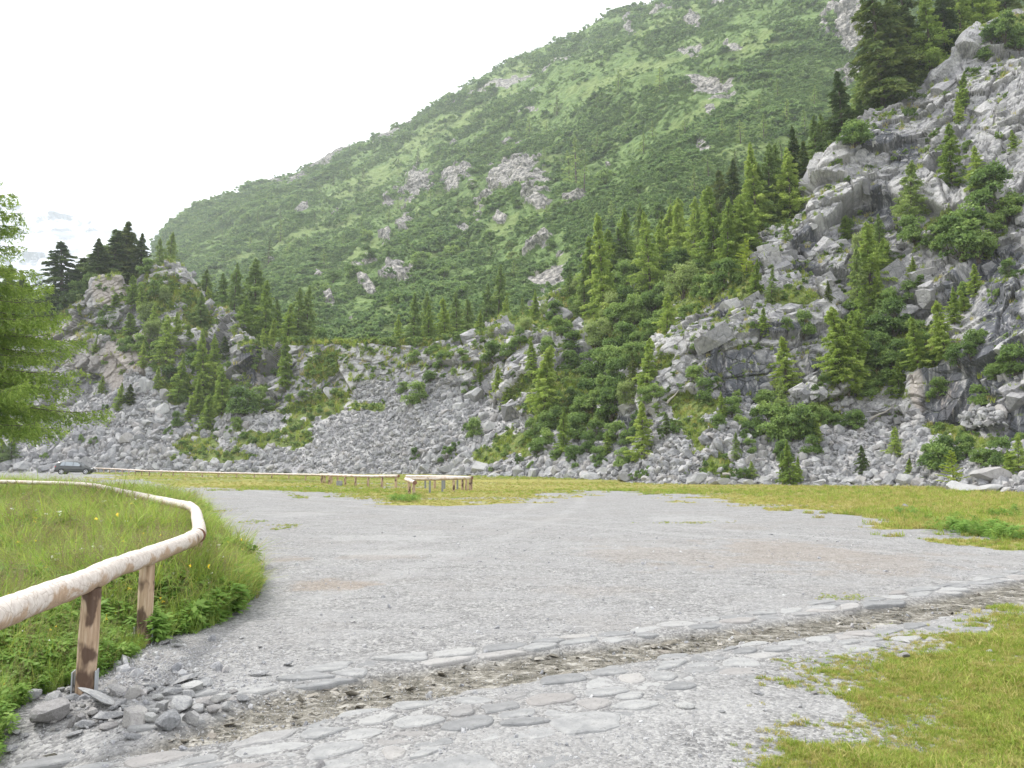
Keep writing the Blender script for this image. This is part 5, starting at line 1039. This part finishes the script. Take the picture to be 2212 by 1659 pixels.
for u0, v0, u1, v1_, lab in [(1409, 851, 1424, 874, 'thin bleached fallen trunk leaning left of the dark slab'), (1440, 876, 1465, 849, 'pale forked fallen trunk below the white slab corner'), (1060, 1030, 1096, 1014, 'grey dead log lying on boulders at the slope foot'), (1878, 912, 1928, 884, 'long bleached trunk fallen on the right ledge'), (1560, 1030, 1604, 1034, 'brown fallen trunk lying flat below the dark slab')]:
    a, b = hitA(u0, v0)[0], hitA(u1, v1_)[0]
    if a and b:
        a, b = np.array(a), np.array(b); c0 = a; L = [c0 * (1 - s) + b * s + np.array([0, -.15, .18 + .05 * math.sin(s * 7)]) - np.array([*c0]) for s in np.linspace(0, 1, 7)]
        Vt, Ft = tube(L, np.linspace(.11, .03, 7), 8); tag(link('fallen_trunk', mesh_np('fallen_trunk', Vt, Ft, [M['deadwood']], True), None, tuple(c0)), lab, 'log')

# ================================================================== FLAGSTONES beside the channel
def flagstone(poly, top, seed, mat):
    r = np.random.default_rng(seed); poly = np.array(poly); c = poly.mean(0); n = len(poly); pts = []
    for i in range(n):
        a, b = poly[i], poly[(i + 1) % n]; k = max(2, int(np.linalg.norm(b - a) / .045))
        for j in range(k): pts.append(a + (b - a) * j / k)
    pts = np.array(pts); pts = (pts + np.roll(pts, 1, 0) + np.roll(pts, -1, 0) + .0) / 3; 
    m = len(pts); nz = fbm(np.stack([pts[:, 0], pts[:, 1], np.full(m, seed * 3.3)], -1), .09, 3, 7); pts = c + (pts - c) * (1 + .20 * nz)[:, None]
    rings = [(1.0, -.07), (1.0, -.016), (.96, -.003)] + [(f, .004) for f in (.85, .68, .5, .3, .12)]; V = []
    tl = r.normal(0, .014, 2)
    for f, z in rings:
        p = c + (pts - c) * f; zz = z + top + (p - c) @ tl + (.008 * fbm(np.stack([p[:, 0], p[:, 1], np.full(m, seed * 1.7)], -1), .10, 4, 8) if z > -.05 else 0); V.append(np.stack([p[:, 0] - c[0], p[:, 1] - c[1], zz * np.ones(m)], -1))
    V = np.concatenate(V + [np.array([[0, 0, top + .005]])]); Fq = []
    for q in range(len(rings) - 1):
        for i in range(m): Fq.append([q * m + i, q * m + (i + 1) % m, (q + 1) * m + (i + 1) % m, (q + 1) * m + i])
    Fq = np.array(Fq); q = len(rings) - 1; F3 = np.array([[q * m + i, q * m + (i + 1) % m, len(V) - 1] for i in range(m)])
    o = link('flagstone', mesh_np('flagstone', V, [Fq, F3], [mat], False)); o.location = (c[0], c[1], gh(c[0], c[1])); return o
def clip(poly, p, nrm):
    out = []
    for i in range(len(poly)):
        a, b = poly[i], poly[(i + 1) % len(poly)]; da, db_ = np.dot(a - p, nrm), np.dot(b - p, nrm)
        if da <= 0: out.append(a)
        if da * db_ < 0: out.append(a + (b - a) * da / (da - db_))
    return out
cdir = unit(np.array([[6.5 - (-2.0), 10.2 - 5.6]]))[0]; cnrm = np.array([-cdir[1], cdir[0]])
def paving(test, step, jit, seed, keep, top, gap=.018):
    r = np.random.default_rng(seed); S_ = []
    for i in range(-30, 60):
        for j in range(-60, 60):
            q = (i + r.uniform(-jit, jit) + .5 * (j % 2)) * step[0] * cdir + (j + r.uniform(-jit, jit)) * step[1] * cnrm + np.array([0., 6.5])
            if -7 < q[0] < 11 and 3.2 < q[1] < 14: S_.append(q)
    S_ = np.array(S_); res = []; T_ = np.stack([cdir / step[0], cnrm / step[1]]); 
    sel = [i for i, q in enumerate(S_) if test(q)]; W_ = S_ @ T_.T
    for i in sel:
        if r.random() > keep: continue
        c = W_[i]; poly = [c + np.array(v) for v in ((-1, -1), (1, -1), (1, 1), (-1, 1))]; d = np.linalg.norm(W_ - c, axis=1)
        for k in np.argsort(d)[1:14]:
            nn = W_[k] - c; poly = clip(poly, c + nn / 2 - unit(nn[None])[0] * gap / step[1] * .5, nn)
        if len(poly) < 3: continue
        P2 = np.array(poly) @ np.linalg.inv(T_).T
        if len(P2) >= 3: res.append(flagstone(P2, top + r.uniform(-.008, .012), seed * 1000 + i, M['slab']))
    return res
def one(fn):
    def f(q): return bool(fn(np.array([q[0]]), np.array([q[1]]))[0])
    return f
PATH = wpoly([(930, 1500), (1290, 1455), (1290, 1520), (1285, 1700), (1290, 1900), (850, 1900), (900, 1700), (930, 1560)]); LOWL = wpoly([(60, 1625), (300, 1600), (560, 1590), (760, 1560), (900, 1530), (930, 1560), (640, 1640), (560, 1900), (-100, 2000)])
topband = one(lambda x, y: (~inpoly(x, y, BED)) & (segdist(x, y, BEDT) < .40) & (segdist(x, y, BEDB) > segdist(x, y, BEDT)) & (x > -2.6))
botband = one(lambda x, y: (~inpoly(x, y, BED)) & (segdist(x, y, BEDB) < np.interp(x, [-3, 0, 3, 7], [.6, 1.0, .75, .5])) & (segdist(x, y, BEDT) > segdist(x, y, BEDB)) & (x > -3.6))
def thirds(objs, look, where, cat, group):
    objs.sort(key=lambda o: o.location.x / o.location.y); k = (len(objs) + 2) // 3
    for i_, nm_ in enumerate(('left', 'middle', 'right')):
        label_row(objs[i_ * k:(i_ + 1) * k], look, where + f', {nm_} stretch', cat, group)
thirds(paving(topband, (.40, .19), .42, 21, .92, .004, .02), 'grey edging slab', 'beyond the channel', 'paving slab', 'edging slabs on the far side of the channel')
thirds(paving(botband, (.33, .19), .45, 22, .88, .001, .03), 'worn flagstone', 'nearer than the channel', 'paving slab', 'flagstones on the near side of the channel')
label_row(paving(one(lambda x, y: inpoly(x, y, PATH) & (segdist(x, y, BEDB) > 1.0)), (.42, .30), .45, 23, .9, .002, .035), 'pale flagstone', 'in the path at the bottom centre', 'paving slab', 'flagstones of the bottom path')
label_row(paving(one(lambda x, y: inpoly(x, y, LOWL) & (segdist(x, y, BEDB) > .56)), (.42, .24), .45, 24, .6, .001, .04), 'sunken pale flagstone', 'in the gravel at the lower left', 'paving slab', 'sunken flagstones at the lower left')

# ---- puddle water in the channel
wt_ = NT('water'); wt_.surf((.06, .055, .04), .06, wt_.bump(wt_.noise(wt_.mp(wt_.pos(), (1, 1, 1)), 16, 4, .6), .01, .5), spec=.6)
water_me = []
for nm_, poly, z in (('water', [(90, 1600), (200, 1575), (330, 1578), (420, 1580), (560, 1560), (600, 1530), (480, 1535), (300, 1590), (180, 1610)], -.085),):
    w2 = wpoly(poly); me = bpy.data.meshes.new(nm_); me.from_pydata([(x, y, z) for x, y in w2], [], [tuple(range(len(w2)))]); me.materials.append(wt_.m); me.update(); tag(link(nm_, me), kind='structure')

# ================================================================== LOOSE GRAVEL, GRASS, HERBS
rg_ = np.random.default_rng(12); GV = Gd.reshape(-1, 3); ring = np.hypot(GV[:, 0], GV[:, 1]); fu, fv = proj(GV); inF = np.where((fu > -60) & (fu < 2275) & (fv < 1720), 1, .55) * (fu > -900) * (fu < 3100) * (fv < 2300) * (GV[:, 1] > 1)
meadf = mead.reshape(-1) > 0; nearf = near.reshape(-1) * ~meadf; chanf = chan.reshape(-1); turff = turf.reshape(-1); farf = far.reshape(-1) * ~meadf
def pick(w, n): w = w * inF; return rg_.choice(len(GV), n, p=w / w.sum())
cell = (ring[:, None] * .0035)
NP = 36000; wgt = (1 - .85 * meadf) * (1 - .5 * np.clip(turff, 0, 1)) * (ring < 20) * (.5 + sst(fbm(GV, 1.1, 3, 900), -.3, .4)); lowleft = np.exp(-(((fu - 330) / 230) ** 2 + ((fv - 1470) / 90) ** 2)); wgt = wgt * (1 + 3.5 * lowleft)
ids = pick(wgt, NP); sz = (.0045 + .003 * rg_.pareto(2.6, NP)).clip(0, .040) * np.interp(ring[ids], [4, 9, 20], [.85, 1.15, 1.5]) * (1 + 1.3 * lowleft[ids])
scatter('loose_gravel', GV[ids] + np.concatenate([rg_.normal(0, 1, (NP, 2)) * cell[ids], np.zeros((NP, 1))], 1), eul(NP, rg_), sz[:, None] * rg_.uniform(.7, 1.2, (NP, 3)), rg_.integers(0, 5, NP), [stone_mesh('pebble', 600 + i, 'pebble', 1, .8, 7, .03) for i in range(5)], 'loose grey gravel and pebbles strewn over the parking ground', 'gravel')
NB = 2600; wb_ = (chanf > .5) * (ring < 16) * 1.0; ids = pick(wb_, NB); sz = (.012 + .012 * rg_.pareto(1.7, NB)).clip(0, .085)
scatter('channel_pebbles', GV[ids] + np.concatenate([rg_.normal(0, 1, (NB, 2)) * cell[ids], -.25 * sz[:, None]], 1), eul(NB, rg_, False), sz[:, None] * np.stack([rg_.uniform(1.2, 2.4, NB), rg_.uniform(.7, 1, NB), rg_.uniform(.25, .5, NB)], -1), rg_.integers(0, 4, NB), [stone_mesh('pebble', 620 + i, 'bedstone', 1, .8, 7, .03) if True else stone_mesh('pebble', 620 + i, 'pebble', 1, .8, 7, .03) for i in range(4)], 'brown and pale stones bedded in the shallow channel', 'pebbles')
sh = [tuft('tuft', 700 + i, 30, 1.0, .95, .055, 'grass', .75) for i in range(3)] + [tuft('tuft', 710 + i, 30, 1.0, 1.0, .05, 'grassdry', .95) for i in range(2)]
NG = 34000; ids = pick(nearf ** 1.3 * (.35 + .65 * sst(fbm(GV, .16, 3, 906) + nearf * .35, -.05, .4)) * (ring < 22) + .22 * sst(fbm(GV, .25, 3, 907), 0, .3) * (weeds.reshape(-1) > .2) * (ring < 40) * ~meadf, NG); dsc = np.interp(ring[ids], [4, 10, 30], [1, 1.25, 2.2]); dr_ = dryf.reshape(-1)[ids]
wh = np.where(rg_.random(NG) < .26 + .55 * dr_ ** 2, rg_.integers(3, 5, NG), rg_.integers(0, 3, NG)); sc_ = rg_.uniform(.018, .055, NG) * (.55 + .5 * np.clip(nearf[ids], 0, 1)) * dsc * np.where(weeds.reshape(-1)[ids] > .25, .8, 1) * (.7 + .6 * sst(fbm(GV[ids], .6, 3, 905), -.3, .4))
lg = rg_.random(NG) < .05 * (nearf[ids] > .5); sc_ = np.where(lg, sc_ * 1.6, sc_)
scatter('short_grass', GV[ids] + np.concatenate([rg_.normal(0, 1, (NG, 2)) * cell[ids], np.zeros((NG, 1))], 1), eul(NG, rg_, False), sc_[:, None] * [1, 1, .9], wh, sh, 'short bright green grass with dry yellow patches at the lower right', 'grass')
NF = 34000; ids = pick(farf * (turff > .3) * 1.0 * (.35 + np.interp(ring, [18, 60], [1, .8])), NF); dr_ = dryf.reshape(-1)[ids]; hb = np.exp(-(((fu[ids] - 2050) / 330) ** 2)) * (fv[ids] < 1165)
sc_ = (rg_.uniform(.045, .11, NF) + .14 * hb * rg_.random(NF)) * np.interp(ring[ids], [18, 60, 90], [.9, 1.35, 1.2]) * np.interp(fv[ids], [1050, 1180], [1.15, 1]) * (1 - .45 * dr_)
wh = np.where(rg_.random(NF) < .10 + .75 * dr_, rg_.integers(3, 5, NF), rg_.integers(0, 3, NF))
scatter('far_grass', GV[ids] + np.concatenate([rg_.normal(0, 1, (NF, 2)) * cell[ids], np.zeros((NF, 1))], 1), eul(NF, rg_, False), sc_[:, None] * [1.1, 1.1, 1], wh, sh, 'patchy green and straw coloured grass between the gravel and the slopes', 'grass')
def seedstalk(name, seed, n, h, col='seed', flower=None):
    r = np.random.default_rng(seed); parts = []; tn = []; C, A, B = [], [], []
    for i in range(n):
        b = np.array([r.normal(0, .12), r.normal(0, .12), 0]); d = np.array([r.normal(0, .10), r.normal(0, .10), 1.]) * h * r.uniform(.75, 1.15); parts.append(tube([b, b + d * .5, b + d + [r.normal(0, .04), r.normal(0, .04), 0]], [.0028, .0022, .001], 3))
        if flower is None:
            m = 26; s = r.uniform(.68, 1.0, m); C.append(b + d * s[:, None] + r.normal(0, .016, (m, 3))); a = unit(r.normal(0, 1, (m, 3)) + [0, 0, 1.2]); A.append(a * .016); B.append(unit(np.cross(a, r.normal(0, 1, (m, 3)))) * .005)
        else:
            m = 8; C.append(np.repeat((b + d)[None], m, 0) + r.normal(0, .012, (m, 3))); a = unit(r.normal(0, 1, (m, 3)) * [1, 1, .3]); A.append(a * .017); B.append(unit(np.cross(a, [0, 0, 1.])) * .012)
    V1, F1 = join(parts); V2_, F2_ = quads_mesh(np.concatenate(C), np.concatenate(A), np.concatenate(B)); V = np.concatenate([V1, V2_])
    return mesh_np(name, V, np.concatenate([F1, F2_ + len(V1)]), [M['seed' if flower is None else 'herb'], M[flower or 'seed']], False, {'tint': np.full(len(V), .5)}, np.concatenate([np.zeros(len(F1), int), np.ones(len(F2_), int)]))
tl = [tuft('tuft', 720 + i, 30, 1.0, .20, .0085, 'grasstall', .55, 4, .35) for i in range(3)] + [tuft('tuft', 730, 26, 1.0, .22, .008, 'grassdry', .7, 4, .35), tuft('tuft', 731, 30, 1.0, .22, .013, 'grass', .5, 4, .35)]
hm_ = [herb('herb', 740, 60, 1.0, .14), herb('herb', 741, 60, 1.0, .13), herb('herb', 742, 70, 1.0, .10)]
ss_ = [seedstalk('stalk', 750, 5, 1.15), seedstalk('stalk', 751, 4, 1.25), seedstalk('stalk', 752, 3, .9, 'herb', 'yellow'), seedstalk('stalk', 753, 3, .9, 'herb', 'white')]
NT_ = 31000; ids = pick(meadf * (GV[:, 1] < 70) * 1.0, NT_); en = np.clip(segdist(GV[ids][:, 0], GV[ids][:, 1], MEAD) / .9, 0, 1)
pn = fbm(GV[ids], 1.4, 3, 911); pn2 = fbm(GV[ids], 3.0, 3, 912); lush = np.clip(.5 + 1.5 * pn2 + .9 * (fv[ids] > 1330) - .3 * (fu[ids] > 300), 0, 1); u01 = rg_.random(NT_)
wh = np.where(u01 < .20 + .45 * lush, 5 + rg_.integers(0, 3, NT_), np.where(u01 < .93, rg_.choice([0, 1, 2, 3, 4], NT_, p=[.24, .24, .2, .14, .18]), rg_.choice([8, 9], NT_)))
wh = np.where((rg_.random(NT_) < .010) & (fv[ids] > 1120), rg_.choice([10, 11], NT_), wh)
base_h = (.30 + .24 * en + .10 * pn) * np.interp(GV[ids][:, 1], [5, 9, 20, 45], [.85, 1.0, 1.1, .8]); base_h = base_h * (1 - .35 * ((fv[ids] > 1380) & (en < .9))) * (1 - .62 * np.exp(-(((fu[ids] - 335) / 75) ** 2 + ((fv[ids] - 1400) / 45) ** 2))) * (1 + .35 * sst(fbm(GV[ids], .7, 3, 915), 0, .4))
sc_ = base_h * rg_.uniform(.75, 1.2, NT_) * np.where((wh >= 5) & (wh < 8), .72, 1); xy = np.interp(GV[ids][:, 1], [5, 12, 40], [.85, 1.4, 3.0]); zs = np.where(wh >= 8, .95, 1)
scatter('meadow_plants', GV[ids] + np.concatenate([rg_.normal(0, 1, (NT_, 2)) * cell[ids], np.full((NT_, 1), -.02)], 1), eul(NT_, rg_, False), np.stack([sc_ * xy, sc_ * xy, sc_ * zs], -1), wh, tl + hm_ + ss_, 'tall meadow grass, leafy herbs and seed stalks behind the near fence', 'grass')
# leafy weeds at the right edge of the far grass and by the cut log end
cl = []; 
for u, v, sp, n in [(2110, 1150, 70, 90), (2170, 1160, 60, 70), (2050, 1140, 60, 40), (885, 1078, 34, 50), (850, 1080, 26, 26), (455, 1140, 10, 14), (1990, 1120, 60, 30), (2180, 1115, 40, 30), (330, 1385, 30, 20)]:
    for _ in range(n):
        g = G(u + rg_.normal(0, sp * .5), v + rg_.normal(0, sp * .10)); cl.append((g[0], g[1], gh(float(g[0]), float(g[1]))))
cl = np.array(cl); k_ = len(cl); scatter('leafy_weeds', cl, eul(k_, rg_, False), (rg_.uniform(.13, .30, k_))[:, None] * [1.2, 1.2, 1], rg_.choice([0, 1, 2, 3], k_), hm_ + [tl[0]], 'clumps of leafy weeds growing out of the far grass', 'weeds')
HAZE = .00031
# ================================================================== LIGHT, SKY, AIR
SUN_EL, SUN_AZ = math.radians(48), math.radians(-62)      # azimuth from +y towards +x
sd = Vector((math.sin(SUN_AZ) * math.cos(SUN_EL), math.cos(SUN_AZ) * math.cos(SUN_EL), math.sin(SUN_EL)))
sl = bpy.data.lights.new('sun', 'SUN'); sl.energy = 2.6; sl.angle = math.radians(8); sl.color = (1, .97, .92)
so = bpy.data.objects.new('sun', sl); COL.objects.link(so); so.rotation_euler = sd.to_track_quat('Z', 'Y').to_euler(); so.location = sd * 100
w = bpy.data.worlds.new('World'); scene.world = w; w.use_nodes = True; nt = w.node_tree; nt.nodes.clear()
wo = nt.nodes.new('ShaderNodeOutputWorld'); bg = nt.nodes.new('ShaderNodeBackground'); sk = nt.nodes.new('ShaderNodeTexSky')
sk.sky_type = 'NISHITA'; sk.sun_disc = False; sk.sun_elevation = SUN_EL; sk.sun_rotation = SUN_AZ
tcw = nt.nodes.new('ShaderNodeTexCoord'); nw = nt.nodes.new('ShaderNodeTexNoise'); nw.inputs['Scale'].default_value = 2.2; nw.inputs['Detail'].default_value = 5
rw = nt.nodes.new('ShaderNodeValToRGB'); rw.color_ramp.elements[0].color = (8.6, 8.8, 9.3, 1); rw.color_ramp.elements[1].color = (12.0, 12.0, 12.2, 1); rw.color_ramp.elements[0].position = .3; rw.color_ramp.elements[1].position = .7
mw = nt.nodes.new('ShaderNodeMix'); mw.data_type = 'RGBA'; mw.inputs[0].default_value = .88
nt.links.new(tcw.outputs['Generated'], nw.inputs['Vector']); nt.links.new(nw.outputs['Fac'], rw.inputs['Fac'])
nt.links.new(sk.outputs[0], mw.inputs[6]); nt.links.new(rw.outputs[0], mw.inputs[7]); nt.links.new(mw.outputs[2], bg.inputs[0]); bg.inputs[1].default_value = .1
nt.links.new(bg.outputs[0], wo.inputs[0])
scene.view_settings.view_transform = 'Standard'; scene.view_settings.look = 'None'; scene.view_settings.gamma = 1; scene.view_settings.exposure = 1.05
scene.cycles.use_denoising = True
scene.cycles.max_bounces = 6; scene.cycles.diffuse_bounces = 4; scene.cycles.transmission_bounces = 4; scene.cycles.transparent_max_bounces = 4; scene.cycles.volume_bounces = 1
# ---- air: one closed box of even, thin haze round the camera and the whole scene
hz = NT('haze_air'); pv = hz.n('VolumePrincipled', ins={'Color': (.90, .94, .985, 1), 'Density': HAZE, 'Anisotropy': .2}); hz.t.links.new(pv.outputs[0], hz.out.inputs[1])
x0, x1, y0, y1, z0, z1 = -2600, 2600, -900, 4200, -520, 1150
hv = [(x, y, z) for x in (x0, x1) for y in (y0, y1) for z in (z0, z1)]
hb_ = tag(link('haze', mesh_np('haze', np.array(hv), np.array([[0, 1, 3, 2], [4, 6, 7, 5], [0, 4, 5, 1], [2, 3, 7, 6], [0, 2, 6, 4], [1, 5, 7, 3]]), [hz.m])), 'pale summer haze that softens the distant slopes', 'haze', None, 'stuff')
